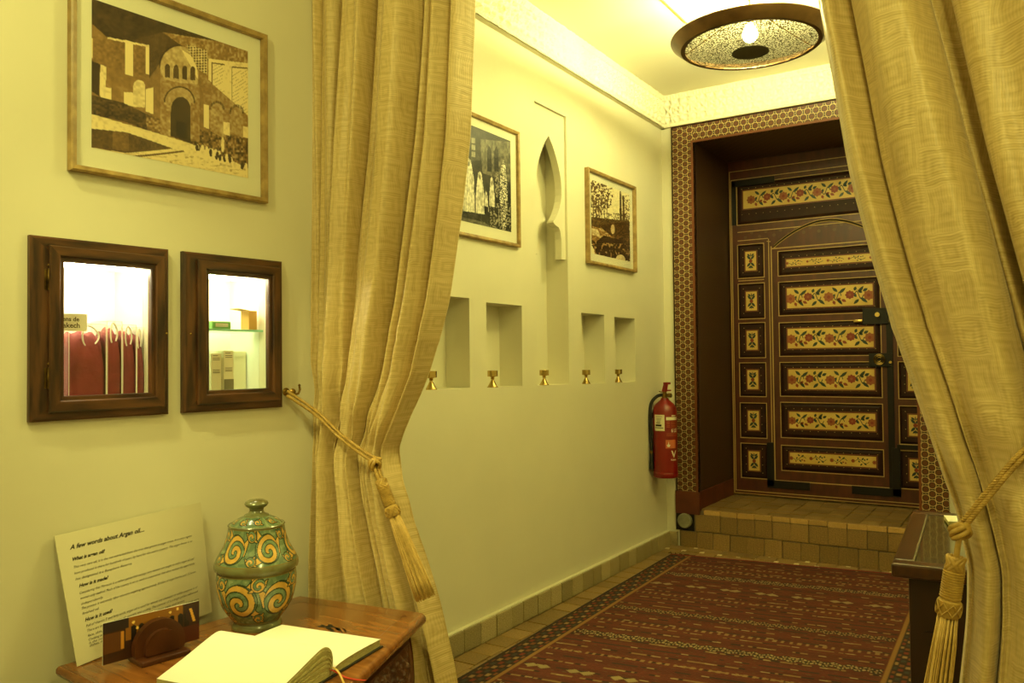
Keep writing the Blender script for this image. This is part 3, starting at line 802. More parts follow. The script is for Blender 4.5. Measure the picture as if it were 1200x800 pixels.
def ladies(X, Y, U, V):
    L = .13+.14*(vnoise(X/25, Y/25, 4)-.5)
    def fill(poly, v, tex=0):
        k = inpoly(X, Y, poly); L[k] = (v+tex*(vnoise(X/8, Y/14, 5)-.5))[k]
    fill([(230, 200), (405, 210), (405, 430), (240, 380)], .36, .3)
    for x0, y0 in ((60, 90), (95, 100), (125, 108), (155, 115), (75, 150), (75, 200), (75, 240)): fill([(x0, y0), (x0+22, y0+6), (x0+22, y0+44), (x0, y0+38)], .55)
    for y0 in range(195, 300, 36): fill([(183, y0), (203, y0+2), (203, y0+30), (183, y0+28)], .6)
    fill([(110, 200), (180, 205), (180, 330), (110, 320)], .1)
    for cx in (278, 318):
        fill([(cx-13, 370), (cx-13, 262), (cx, 232), (cx+13, 262), (cx+13, 372)], .05)
    fill([(40, 560), (405, 690), (405, 700), (40, 640)], .12, .2); fill([(45, 590), (250, 640), (300, 680), (60, 620)], .35, .2)
    def lady(cx, top, bot, w):
        fill([(cx-w*.25, top+4), (cx, top-6), (cx+w*.25, top+6), (cx+w*.42, top+55), (cx+w*.6, top+110), (cx+w*.65, bot), (cx-w*.62, bot-6), (cx-w*.6, top+110), (cx-w*.4, top+50)], .8, .35)
        k = np.hypot((X-cx)/(w*.13), (Y-top-26)/13) < 1; L[k] = .42
        k = inpoly(X, Y, [(cx-w*.6, top+70), (cx+w*.6, top+70), (cx+w*.65, bot), (cx-w*.6, bot)]) & (np.sin(X*.55+Y*.03) > .8); L[k] *= .82
    lady(86, 322, 580, 44); lady(124, 380, 570, 22); lady(168, 308, 588, 46); lady(226, 376, 598, 36); lady(259, 478, 560, 20); lady(291, 404, 560, 26)
    k = (np.hypot((X-357)/22, (Y-500)/190) < 1) & (vnoise(X/4, Y/4, 9) > .5); L[k] = .85
    k = (np.hypot((X-320)/12, (Y-440)/70) < 1) & (vnoise(X/5, Y/5, 10) > .5); L[k] = .6
    k = (Y > 540) & (X > 280) & (vnoise(X/7, Y/7, 11) > .6); L[k] = .55
    k = (X < 100) & (Y > 330) & (vnoise(X/7, Y/7, 12) > .8); L[k] = .5
    return L
_, _, lum2 = paint_photo((200, 186), [(38, 78), (400, 205), (400, 695), (38, 610)], 1, 1, ladies)
framed('framed_photograph', 'black-and-white photograph of women in white robes, half behind the left curtain', 2.355, 2.945, 1.581, 2.078, False, (.055, .06, .05, .06), lum2, ((8, 8, 7), (236, 230, 214), (142, 136, 118)), .014, .016)
def gardens(X, Y, U, V):
    L = np.full(X.shape, .92)
    def fill(poly, v, tex=0):
        k = inpoly(X, Y, poly); L[k] = (v+tex*(vnoise(X/8, Y/8, 6)-.5))[k]
    k = (np.hypot((X-115)/85, (Y-215)/130) < 1.05+.5*(vnoise(X/12, Y/12, 2)-.5)) & (.6*vnoise(X/9, Y/9, 3)+.4*vnoise(X/4, Y/4, 8) > .42); L[k] = .25
    k = (X > 60) & (X < 180) & (np.sin(X*.33) > .75) & (Y > 260) & (Y < 430); L[k] = .25
    for x in (275, 297): k = (np.abs(X-x) < 5+.02*(Y-190)) & (Y > 185+.3*(x-275)*5); L[k] = .15
    k = (X > 285) & (Y > 215) & (.5*vnoise(X/8, Y/8, 5)+.5*vnoise(X/4, Y/4, 6) > .55); L[k] = .3
    fill([(60, 385), (200, 395), (340, 400), (345, 600), (60, 590)], .22, .35)
    k = (Y > 350) & (Y < 480) & (.6*vnoise(X/7, Y/11, 13)+.4*vnoise(X/3, Y/4, 15) > .54); L[k] = .18
    fill([(68, 455), (140, 470), (250, 560), (140, 600), (68, 560)], .55, .4); fill([(68, 470), (110, 480), (130, 540), (68, 520)], .75, .2)
    fill([(150, 520), (345, 560), (345, 700), (100, 670), (68, 600)], .12, .15)
    k = (Y > 575) & (vnoise(X/8, Y/14, 14) > .68); L[k] = .6
    k = (Y > 655) & (np.hypot(X-270, Y-690) < 35); L[k] = .8
    k = (np.hypot((X-215)/14, (Y-470)/36) < 1); L[k] = .7
    return L
_, _, lum3 = paint_photo((180, 132), [(66, 105), (344, 210), (344, 705), (66, 660)], 1, 1, gardens)
framed('framed_photograph', 'small gilt-framed sepia landscape with trees, right of the tall arched niche', 3.568, 4.138, 1.575, 2.05, False, (.055, .055, .05, .055), lum3, ((40, 20, 8), (240, 228, 186), (160, 118, 62)), .014, .022)

# ------------------------------------------------------------------ lit display cases in the left wall
def display_case(k, label):
    a, b = cs[k]; sc_ = (a+b)/2; w = b-a; h = CZ1-CZ0; zc = (CZ0+CZ1)/2
    t = thing('display_case', label, 'display case', LW(0, sc_, zc), -AL)
    def ring(mb, y0, y1, z0, z1, wl, wr, wt, wb, x0, x1, ch=.004):
        """four mitred members; material 0 upright, 1 level"""
        O = [(y0, z0), (y1, z0), (y1, z1), (y0, z1)]; I = [(y0+wl, z0+wb), (y1-wr, z0+wb), (y1-wr, z1-wt), (y0+wl, z1-wt)]
        for i in range(4):
            j = (i+1) % 4
            o0, o1, i0, i1 = O[i], O[j], I[i], I[j]
            def mid(p, q, f): return (p[0]+(q[0]-p[0])*f, p[1]+(q[1]-p[1])*f)
            f = .12
            vs = [(x0, *o0), (x0, *o1), (x1-ch, *o0), (x1-ch, *o1), (x1, *mid(o0, i0, f)), (x1, *mid(o1, i1, f)), (x1, *mid(i0, o0, f)), (x1, *mid(i1, o1, f)), (x1-ch, *i0), (x1-ch, *i1), (x0, *i0), (x0, *i1)]
            mb.add(vs, [(0, 1, 3, 2), (2, 3, 5, 4), (4, 5, 7, 6), (6, 7, 9, 8), (8, 9, 11, 10), (10, 11, 1, 0)], i % 2 == 0 and 1 or 0)
    y0, y1, z0, z1 = -w/2, w/2, -h/2, h/2
    mb = MB(); ring(mb, y0, y1, z0, z1, .052, .036, .042, .044, .001, .018); mb.build('frame', [m_case_wood, m_case_woodh], t)
    d0, d1, e0, e1 = y0+.038, y1-.014, z0+.02, z1-.02
    mb = MB(); ring(mb, d0, d1, e0, e1, .026, .026, .026, .028, .016, .028); ring(mb, d0+.022, d1-.022, e0+.024, e1-.022, .014, .014, .014, .014, .004, .021)
    dr = mb.build('door', [m_case_wood, m_case_woodh], t)
    mb = MB(); mb.box(.006, .009, d0+.03, d1-.03, e0+.03, e1-.03); mb.build('glass_pane', m_case_glass, dr)
    mb = MB(); mb.lathe([(0, 0), (.003, 0), (.003, .003), (0, .004)], 10, (.016, (y1-.007) if k == 0 else y0+.02, -.005), axis='x', caps=False); mb.build('screw', m_brass, t, smooth=True)
    if k == 0:
        for z in (.115, -.115):
            mb = MB()
            mb.rbox(.017, .0195, d0-.008, d0-.002, z-.024, z+.024, .001)
            mb.lathe([(0, -.026), (.003, -.025), (.003, -.009), (.0036, -.008), (.0036, .008), (.003, .009), (.003, .025), (0, .026)], 10, (.021, d0, z), caps=False)
            mb.lathe([(0, .03), (.003, .032), (.0015, .036), (0, .037)], 8, (.021, d0, z), caps=False)
            mb.build('hinge', m_hinge, dr, smooth=True)
    # white lined box behind the wall and its light strip
    i0, i1, j0, j1, dp = y0+.05, y1-.035, z0+.045, z1-.045, .2
    i0, j0, j1 = i0-.03, j0-.003, j1+.0
    mb = MB(); th = .012
    mb.box(-dp-th, -dp, i0-th, i1+th, j0-th, j1+th); mb.box(-dp, -.051, i0-th, i0, j0-th, j1+th); mb.box(-dp, -.051, i1, i1+th, j0-th, j1+th)
    mb.box(-dp, -.051, i0, i1, j0-th, j0); mb.box(-dp, -.051, i0, i1, j1, j1+th)
    mb.build('lined_box', m_white, t)
    mb = MB(); mb.rbox(-.085, -.065, i0+.01, i1-.01, j1-.012, j1-.002, .003); mb.build('light_strip', m_led, t)
    return t, (i0, i1, j0, j1, sc_, zc)
c1, b1 = display_case(0, 'left lit wall case with brass hinges, wooden frame around burgundy bags')
c2, b2 = display_case(1, 'right lit wall case in dark wooden frame with glass shelf, beside the curtain')
def in_case(b, x, y, z): return LW(x, b[4]+y, b[5]+z)
# burgundy bags in clear plastic sleeves
def bag(y0, y1, top, label, x0=-.12, x1=-.035, cord=True):
    w = y1-y0; zb = b1[2]; t = thing('cloth_bag', label, 'bag', in_case(b1, (x0+x1)/2, (y0+y1)/2, zb), -AL, 'burgundy bags in the left wall case')
    hx = (x1-x0)/2; h = top-zb
    bm = bmesh.new(); bmesh.ops.create_cube(bm, size=1); bmesh.ops.subdivide_edges(bm, edges=list(bm.edges), cuts=7, use_grid_fill=True)
    for v in bm.verts:
        x, y, z = v.co; q = z+.5
        pl = 1-.10*abs(2*x)**3-.10*abs(2*y)**4
        bul = .93+.07*sin(PI*min(1, q*1.1+.12))
        zz = q*h*(1-.07*abs(2*y)**3*q)*(1-.05*(2*x)**2*q)+.006*sin(17*y+3*x+w*90)*q
        v.co = (x*2*hx*.94*bul*(1-.35*q**4), y*w*.93*bul, max(0, zz))
    MB().bm(bm).build('bag_body', m_bag, t, smooth='all')
    mb = MB(); mb.box(-hx-.001, hx+.0015, -w/2+.0006, w/2-.0006, .0005, h+.02); mb.build('plastic_sleeve', m_plastic, t)
    mb = MB(); 
    for yy in (-w/2+.001, w/2-.001):
        mb = MB(); mb.tube([(hx+.002, yy, .002), (hx+.0025, yy, h*.5), (hx+.002, yy*1, h+.02)], .0008, 5); mb.build('sleeve_seam', m_cord, t)
    if cord:
        mb = MB()
        mb.tube([(hx*.7, w*(.15+.22*sin(q)), h-.012+.026*cos(q*1.0)-.004*sin(2*q)) for q in np.linspace(-2.4, 2.6, 18)], .0022, 6)
        mb.build('drawstring', m_cord, t, smooth=True)
    return t
g1 = (b1[0], b1[1]); zb = b1[2]
bag(-.062, .03, zb+.172, 'wide burgundy cloth bag at the left of the hinged wall case')
bag(.031, .07, zb+.18, 'burgundy bag second from the left in the hinged wall case')
bag(.0705, .1075, zb+.172, 'burgundy bag second from the right in the hinged wall case')
bag(.108, .131, zb+.166, 'burgundy bag against the right side of the hinged wall case')
t = thing('name_card', 'small cream card lettered in brown standing over the widest burgundy bag', 'card', in_case(b1, -.028, -.073, zb+.172), -AL)
mb = MB(); mb.box(-.001, .001, -.02, .052, 0, .042); mb.build('card_sheet', m_label, t)
mb = MB()
add_text(mb, 'ens de', .015, lambda x, y: (.0014, x-.006, y+.024), bold=.0004); add_text(mb, 'rakech', .0175, lambda x, y: (.0014, x-.012, y+.008), bold=.0004); mb.build('lettering', m_ink2, t, fix=False)
mb = MB(); mb.tube([(0, -.01, .002), (-.008, -.01, -.012)], .001, 4); mb.build('card_pin', m_brass, t)
# right case contents
zs_ = .01
mb = MB(); mb.rbox(-.185, -.03, b2[0]+.001, b2[1]-.001, zs_-.003, zs_+.003, .001)
mb.build('glass_shelf', thin_glass('shelf_glass', .06, (.8, .97, .87)), c2)
mb = MB(); mb.rbox(-.03, -.0275, b2[0]+.001, b2[1]-.001, zs_-.003, zs_+.003, .0008); mb.build('shelf_edge', m_green_glass, c2)
t = thing('carton', 'open ochre carton standing on the glass shelf of the right wall case', 'box', in_case(b2, -.055, .092, zs_+.003), -AL)
mb = MB(); mb.rbox(-.02, .02, -.014, .014, .0005, .056, .001); mb.build('carton_body', m_box_y, t)
mb = MB(); mb.add([(-.02, -.014, .056), (.02, -.014, .056), (.02, -.05, .06), (-.02, -.05, .06), (-.02, -.014, .0575), (.02, -.014, .0575), (.02, -.05, .0615), (-.02, -.05, .0615)], [(0, 1, 2, 3), (4, 5, 6, 7), (0, 1, 5, 4), (2, 3, 7, 6), (1, 2, 6, 5), (0, 3, 7, 4)]); mb.build('carton_flap', m_box_y, t)
t = thing('soap_packet', 'small pale green packet at the left end of the glass shelf', 'packet', in_case(b2, -.058, -.012, zs_+.003), -AL)
mb = MB(); mb.rbox(-.025, .025, -.03, .03, 0, .022, .003); mb.build('packet_body', m_green, t)
mb = MB(); mb.box(.0252, .0256, -.02, .02, .006, .016); mb.build('packet_label', m_label, t)
for y_, lab, hh in ((-.026, 'leftmost ivory carton under the glass shelf of the right wall case', .118), (.014, 'ivory carton with a grey lower label under the glass shelf, right of its twin', .126)):
    t = thing('tall_carton', lab, 'box', in_case(b2, -.056, y_, b2[2]), -AL, 'ivory cartons in the right wall case')
    mb = MB(); mb.rbox(-.017, .017, -.016, .016, 0, hh, .0015); mb.build('carton_body', m_tube, t)
    mb = MB()
    for z in (.96, .9, .86, .62, .58, .55): mb.box(.0172, .0175, -.011, .011-.006*(z > .9), hh*z-.003, hh*z-.0015)
    mb.build('print_lines', m_ink2, t, kind='stuff')
    if hh > .12:
        mb = MB(); mb.box(.0172, .0177, -.0155, .0155, .002, .044); mb.build('grey_label', m_grey, t)
t = thing('white_carton', 'large white carton filling the right of the lower space in the right wall case', 'box', in_case(b2, -.14, .07, b2[2]), -AL)
mb = MB(); mb.rbox(-.03, .03, -.05, .05, 0, .125, .002); mb.build('carton_body', m_tube, t)
mb = MB(); mb.box(-.03, .031, -.05, .05, .108, .109); mb.build('lid_seam', m_label, t)

# ------------------------------------------------------------------ brass candle holders in the niches
ch0 = None
for k, (y, lab) in enumerate(((2.375, 'brass candle holder in the niche partly behind the left curtain'), (2.78, 'brass candle holder in the second niche from the curtain'), (3.198, 'brass candle holder at the foot of the tall arched niche'), (3.608, 'brass candle holder in the niche just right of the tall arched one'), (3.978, 'brass candle holder in the farthest niche near the fire extinguisher'))):
    z = {0: .995, 1: .99, 2: .986, 3: .98, 4: .977}[k]
    t = thing('candle_holder', lab, 'candle holder', (WX-.025, y, z), 0, 'brass candle holders in the niches')
    if ch0 is None:
        mb = MB(); mb.lathe([(.0, 0), (.0225, 0), (.0225, .002), (.019, .006), (.013, .017), (.007, .029), (.006, .033), (.009, .036), (.006, .039), (.013, .0445), (.0, .0445)], 28, caps=False)
        p1 = mb.build('foot', m_brass, t, smooth=True)
        mb = MB(); mb.lathe([(0, .0445), (.021, .0445), (.0215, .0455), (.0215, .068), (.021, .069), (.019, .069), (.019, .055), (0, .055)], 12, caps=False)
        p2 = mb.build('cup', m_brass, t); ch0 = (p1, p2)
    else:
        for p in ch0:
            c = p.copy(); COL.objects.link(c); c.parent = t

# ------------------------------------------------------------------ curtains
def interp(pts, z):
    a = np.array(sorted(pts)); return np.interp(z, a[:, 0], a[:, 1])
def smooth1(y, k):
    ker = np.ones(k)/k; return np.convolve(np.pad(y, k//2, 'edge'), ker, 'valid')[:len(y)]
def curtain(name, zs, xl, xr, yline, bounds, amp, pinch, seed, width, label, start=0.0):
    rs = np.random.RandomState(seed); nz = len(zs); nu = 420
    s = np.linspace(0, 1, nu)
    cum = np.array(bounds, float); nf = len(cum)-1; cum = (cum-cum[0])/(cum[-1]-cum[0])
    V = np.zeros((nz, nu, 3)); UV = np.zeros((nz, nu, 2)); ph0 = rs.rand(nf)*6.28; ar = .65+.5*rs.rand(nf)
    wob = rs.rand(4)*6.28
    for i, z in enumerate(zs):
        dz = .012*np.sin(2.3*z+wob[0]+s*7)+.008*np.sin(5.1*z+wob[1]+s*13)
        ss = np.clip(s+dz*np.sin(PI*s), 0, 1)
        wv = np.diff(cum)*(1+.3*np.sin(1.5*z+ph0)); cz = np.concatenate([[0], np.cumsum(wv)]); cz /= cz[-1]
        wvn = wv/wv.sum(); f = np.interp(ss, cz, np.arange(nf+1)); f = start+f*(nf-start)/nf; k = np.minimum(f.astype(int), nf-1); fr = f-k
        A = amp(z)*ar[k]
        prof = np.sin(PI*np.clip(fr, 0, 1))**.8*np.clip(np.diff(cum)[k]*nf, .5, 1.25)                         # rounded front, narrow valley
        prof += .2*np.sin(3*PI*fr+ph0[k]+1.6*z)*np.sin(PI*fr)+.05*np.sin(9*PI*fr+ph0[k]*3+2*z)*np.sin(PI*fr)
        x = xl[i]+(xr[i]-xl[i])*(s-.21*wvn[k]*np.sin(2*PI*fr)*np.clip(s*12, 0, 1)*np.clip((1-s)*12, 0, 1))
        y = yline(x, z)+.5*A-A*prof
        f2 = np.mod(f*2.1+.15*np.sin(2*z+ph0[k])*0+.3, 1); zp = pinch(s)
        A2 = .05*np.clip(np.exp(-((z-zp)/.16)**2)+(z < zp)*.75, 0, 1)*np.sin(PI*np.clip(s*8, 0, .5))
        y -= A2*(np.abs(np.sin(PI*f2))**.7-.5)
        zp = pinch(s); g_ = np.exp(-((z-zp)/.05)**2)
        y += g_*.012
        y += .003*np.sin(40*z+9*s*nf+ph0[k])*np.exp(-((z-zp)/.22)**2)             # creases near the tie
        y = smooth1(y, 7)
        V[i, :, 0] = x; V[i, :, 1] = y; V[i, :, 2] = z
        UV[i, :, 0] = s*width; UV[i, :, 1] = z
    idx = np.arange(nz*nu).reshape(nz, nu)
    fs = np.stack([idx[:-1, :-1], idx[:-1, 1:], idx[1:, 1:], idx[1:, :-1]], -1).reshape(-1, 4)
    me = bpy.data.meshes.new(name); me.from_pydata(V.reshape(-1, 3).tolist(), [], fs.tolist())
    uvl = me.uv_layers.new(name='UVMap'); li = np.empty(len(me.loops), np.int32); me.loops.foreach_get('vertex_index', li)
    uvl.data.foreach_set('uv', UV.reshape(-1, 2)[li].ravel().astype(np.float32))
    me.materials.append(m_fabric); me.polygons.foreach_set('use_smooth', [True]*len(me.polygons))
    o = bpy.data.objects.new(name, me); COL.objects.link(o)
    so = o.modifiers.new('thickness', 'SOLIDIFY'); so.thickness = .0025
    return tag(o, label, 'curtain')
ZS = np.concatenate([np.linspace(.004, .6, 40), np.linspace(.61, 1.15, 70), np.linspace(1.16, 2.655, 80)])
Lr = [(2.66, -1.32), (2.089, -1.34), (1.74, -1.36), (1.532, -1.39), (1.275, -1.435), (1.06, -1.503), (.937, -1.562), (.86, -1.6), (.835, -1.612), (.80, -1.608), (.762, -1.598), (.619, -1.555), (.482, -1.502), (.41, -1.475), (.223, -1.425), (0, -1.385)]
LYL = lambda x, z: 1.812+.1*(x+1.87)
left_curtain = curtain('curtain', ZS, np.full(len(ZS), -1.884), smooth1(interp(Lr, ZS), 5), LYL,
    [0, .8, 1.7, 2.3, 3.6, 4.3, 5.8, 6.5, 7.6, 8.3], lambda z: .06+.045*min(1, abs(z-.85)/.35), lambda s: 1.0-.2*s, 3, 1.5,
    'gold woven curtain gathered to the left wall beside the small table', start=.4)
Rl = [(2.66, -.48), (1.872, -.386), (1.681, -.358), (1.494, -.332), (1.293, -.288), (1.149, -.25), (1.026, -.213), (.906, -.177), (.806, -.148), (.773, -.141), (.69, -.125), (.589, -.128), (.453, -.143), (.2, -.18), (0, -.21)]
RYL = lambda x, z: 1.83+.03*(x+.2)
right_curtain = curtain('curtain', ZS, smooth1(interp(Rl, ZS), 5), np.full(len(ZS), RW-.008), RYL,
    [0, 1.2, 3.0, 3.9, 5.9, 7.0, 9.0], lambda z: .075+.075*min(1, abs(z-.85)/.4), lambda s: .78+.42*s, 11, 1.5,
    'gold woven curtain tied back at the right side of the opening')

# tiebacks
def spline(pts, n):
    P = np.array(pts, float); t = np.linspace(0, len(P)-1, n); out = []
    for q in t:
        i = min(int(q), len(P)-2); f = q-i
        p0, p1, p2, p3 = P[max(i-1, 0)], P[i], P[i+1], P[min(i+2, len(P)-1)]
        out.append(.5*((2*p1)+(-p0+p2)*f+(2*p0-5*p1+4*p2-p3)*f*f+(-p0+3*p1-3*p2+p3)*f**3))
    return out
def twist(mb, path, r, pitch, strands=2, off=(0, 0, 0), n=6):
    P = [Vector(p)+Vector(off) for p in path]; L = 0; prev = None
    pts = [[] for _ in range(strands)]
    for i, p in enumerate(P):
        t = (P[min(i+1, len(P)-1)]-P[max(i-1, 0)]).normalized()
        if i: L += (P[i]-P[i-1]).length
        a = Vector((0, 1, 0)) if abs(t.y) < .9 else Vector((1, 0, 0)); u = t.cross(a).normalized(); w = t.cross(u)
        for k in range(strands):
            q = 2*PI*(L/pitch+k/strands); pts[k].append(p+(u*cos(q)+w*sin(q))*r*.52)
    for k in range(strands): mb.tube(pts[k], r*.56, n)
def tieback(name, label, rope, knot, tdir, sc, flen, spread, seed, loop_y):
    rs = random.Random(seed)
    t = thing(name, label, 'tieback', knot); K = Vector(knot)
    path = [Vector(p)-K for p in spline(rope, 150)]
    mb = MB(); r = .0052*sc
    twist(mb, path, r, .018*sc, 3, (0, 0, .006*sc)); twist(mb, path, r, .018*sc, 3, (0, -.001, -.007*sc))
    mb.build('cord', m_cloth_gold, t, smooth='all')
    d = Vector(tdir).normalized(); a = d.cross(Vector((0, 1, 0))).normalized(); b_ = a.cross(d)
    def at(u, q, rr): return tuple(d*u+a*(rr*cos(q))+b_*(rr*sin(q)))
    mb = MB()                                                        # head loops and woven knot
    for k in range(3):
        mb.tube([at(.012*sc+.014*sc*sin(q), q+k*1.05, .013*sc*(1+.25*cos(2*q))) for q in np.linspace(0, 2*PI, 22)[:-1]], .0055*sc, 6, closed=True)
    for sgn in (-1, 1):
        mb.tube([at(.02*sc+.05*sc*f, sgn*PI/2, .007*sc*(1-.2*f)) for f in np.linspace(0, 1, 5)], .0055*sc, 6)
    kc = .075*sc
    for k in range(6):
        ph = k*PI/3
        mb.tube([at(kc+.012*sc*sin(q*2+ph), q+ph, .0135*sc*(1-.1*cos(2*q))) for q in np.linspace(0, 2*PI, 26)[:-1]], .0042*sc, 6, closed=True)
    mb.lathe([(0, -.012*sc), (.012*sc, -.006*sc), (.012*sc, .006*sc), (0, .012*sc)], 10, caps=False, T=lambda x, y, z: tuple(d*(kc+z)+a*x+b_*y))
    mb.build('knot', m_cloth_gold, t, smooth='all')
    mb = MB(); u0_ = kc+.016*sc; n_ = 11
    for k in range(n_):
        mb.tube([at(u0_+k*.0048*sc, q, .0165*sc) for q in np.linspace(0, 2*PI, 19)[:-1]], .0029*sc, 5, closed=True)
    mb.lathe([(.016*sc, 0), (.016*sc, n_*.0048*sc)], 16, T=lambda x, y, z: tuple(d*(u0_+z)+a*x+b_*y))
    mb.build('bound_cap', m_cloth_gold, t, smooth=True)
    u1_ = u0_+n_*.0048*sc
    mb = MB(); mb.lathe([(.0175*sc, 0), (.0205*sc, .003*sc), (.0205*sc, .03*sc), (.018*sc, .033*sc)], 18, T=lambda x, y, z: tuple(d*(u1_+z)+a*x+b_*y))
    for s_ in (-1, 1):
        mb.tube([at(u1_+.0165*sc+s_*.011*sc*math.asin(sin(q*4))/1.57, q, .0215*sc) for q in np.linspace(0, 2*PI, 49)[:-1]], .0016*sc, 5, closed=True)
    mb.build('laced_band', m_cloth_gold, t, smooth=True)
    u2_ = u1_+.031*sc; mb = MB()
    for k in range(150):
        q = rs.random()*2*PI; rr = math.sqrt(rs.random()); L = flen*rs.uniform(.94, 1.0); w1 = rs.uniform(-.002, .002)
        mb.tube([at(u2_+L*f, q+w1*40*f, sc*rr*(.017+spread*f**.8)+w1*sin(6*f)) for f in np.linspace(0, 1, 6)], .0014*sc, 4)
    mb.build('fringe', m_fringe, t, smooth='all', kind='stuff')
    return t
yF = 1.735
tieback('curtain_tieback', 'gold twisted cord and tassel round the left curtain, hung from the brass wall hook',
        [(-1.868, 1.672, 1.01), (-1.80, yF-.01, .948), (-1.707, yF-.012, .889), (-1.63, yF-.008, .847), (-1.582, yF-.004, .825), (-1.566, yF+.01, .818)], (-1.577, yF-.012, .822),
        (.125, .01, -.26), .95, .24, .014, 5, yF)
yR = 1.762
tieback('curtain_tieback', 'gold twisted cord with long tassel round the right curtain',
        [(.2, 1.8, 1.14), (.12, 1.765, 1.08), (-.023, yR-.012, .922), (-.078, yR-.014, .848), (-.113, yR-.008, .797), (-.128, yR+.004, .776)], (-.126, yR-.012, .782),
        (-.045, .004, -.3), 1.0, .3, .012, 6, yR)
t = thing('curtain_hook', 'small brass hook with round rosette on the wall left of the gathered curtain', 'hook', LW(0, (1.69-2.1)/cos(AL), 1.013), -AL)
mb = MB(); mb.lathe([(0, 0), (.012, 0), (.012, .003), (.007, .006), (.005, .01), (.004, .026), (.008, .028), (.011, .033), (.008, .038), (0, .04)], 16, axis='x', caps=False)
mb.build('rosette', m_brass_old, t, smooth=True)
mb = MB(); mb.tube([(.018, .0, 0), (.024, .012, -.008), (.026, .026, -.006), (.026, .032, .006), (.026, .03, .016)], .0035, 8); mb.lathe([(0, -.005), (.005, 0), (0, .005)], 8, (.026, .03, .019), caps=False)
mb.build('hook_arm', m_brass_old, t, smooth=True)

# ------------------------------------------------------------------ small table on the left
TZ = .415
top_o = [(-1.897, 1.012), (-1.27, .955), (-1.212, 1.19), (-1.245, 1.299), (-1.408, 1.742), (-1.424, 1.753), (-1.842, 1.694)]
def inset(poly, d):
    n = len(poly); out = []
    for i in range(n):
        p, q, r = Vector(poly[i-1]), Vector(poly[i]), Vector(poly[(i+1) % n])
        e1, e2 = (q-p).normalized(), (r-q).normalized(); n1, n2 = Vector((-e1.y, e1.x)), Vector((-e2.y, e2.x))
        bis = (n1+n2).normalized(); out.append(tuple(q+bis*(d/max(.35, bis.dot(n1)))))
    return out
t = thing('console_table', 'low polished brown wooden table with carved sides against the left wall', 'table', (0, 0, 0))
def loft(mb, rings, mi=0):
    n = len(rings[0][0]); o = len(mb.v)
    for poly, z in rings: mb.v += [(p[0], p[1], z) for p in poly]
    for k in range(len(rings)-1):
        for i in range(n):
            j = (i+1) % n; mb.f.append((o+k*n+i, o+k*n+j, o+(k+1)*n+j, o+(k+1)*n+i)); mb.mi.append(mi)
    mb.f.append(tuple(o+i for i in reversed(range(n)))); mb.mi.append(mi); mb.f.append(tuple(o+(len(rings)-1)*n+i for i in range(n))); mb.mi.append(mi)
mb = MB()
loft(mb, [(inset(top_o, d), TZ-z) for z, d in ((.026, .006), (.024, .002), (.018, -.001), (.010, -.001), (.004, .002), (.001, .006), (0, .011))])
mb.build('table_top', m_table, t, smooth=True)
mb = MB(); f1 = inset(top_o, .055)
n_ = len(f1)
for i in range(n_):                                                   # mitred border boards, slightly proud seams
    a, b_ = f1[i], f1[(i+1) % n_]; d = (Vector(b_)-Vector(a)).normalized(); nn_ = Vector((-d.y, d.x))*.0012
    mb.add([(a[0], a[1], TZ+.0002), (b_[0], b_[1], TZ+.0002), (b_[0]+nn_.x, b_[1]+nn_.y, TZ+.0002), (a[0]+nn_.x, a[1]+nn_.y, TZ+.0002)], [(0, 1, 2, 3)])
mb.build('seam_line', m_table_dk, t, fix=False)
mb = MB()                                                            # dark inlay ornament on the top
for k in range(7):
    cx, cyy = -1.535+.013*(k-3)+.004*(k % 2), 1.523+.012*sin(k*1.7)
    mb.prism([(cx+.013*cos(q+.3*k)*(1+.5*cos(3*q)), cyy+.008*sin(q)*(1+.5*cos(3*q+k))) for q in np.linspace(0, 2*PI, 13)[:-1]], .0006, T=lambda a, b, c: (a, b, TZ+c))
mb.build('inlay_ornament', m_cover, t)
mb = MB(); loft(mb, [(inset(top_o, d), z) for z, d in ((.0, .075), (.03, .06), (.09, .045), (.17, .032), (.25, .03), (.31, .034), (.36, .042), (TZ-.026, .05))])
mb.build('body', m_table_dk, t, smooth=True)
# carved relief on the end face nearest the opening
A_, B_ = Vector(inset(top_o, .031)[3]), Vector(inset(top_o, .031)[4]); dd = (B_-A_); L_ = dd.length; dd.normalize(); no = Vector((dd.y, -dd.x))
nu_, nv_ = 150, 90; S_, Z_ = np.meshgrid(np.linspace(.05, L_-.035, nu_), np.linspace(.06, .36, nv_))
H_ = np.maximum(0, np.sin(S_*95+2*np.sin(Z_*60))*np.cos(Z_*90+1.5*np.sin(S_*50)))*.9+.5*(vnoise(S_*90, Z_*90, 4) > .55)
edge = np.minimum(np.minimum(S_-.05, L_-.035-S_), np.minimum(Z_-.06, .36-Z_)); H_ = np.where(edge < .004, -.4, np.where(edge < .012, .8, H_))
bow = -.006*((Z_-.22)/.14)**2*np.where(Z_ > .22, 1.2, 1)
out = .002+.008*H_+bow
P = np.stack([A_.x+dd.x*S_+no.x*out, A_.y+dd.y*S_+no.y*out, Z_], -1)
color_grid('carved_panel', P, np.ones_like(P), m_table_dk, t)

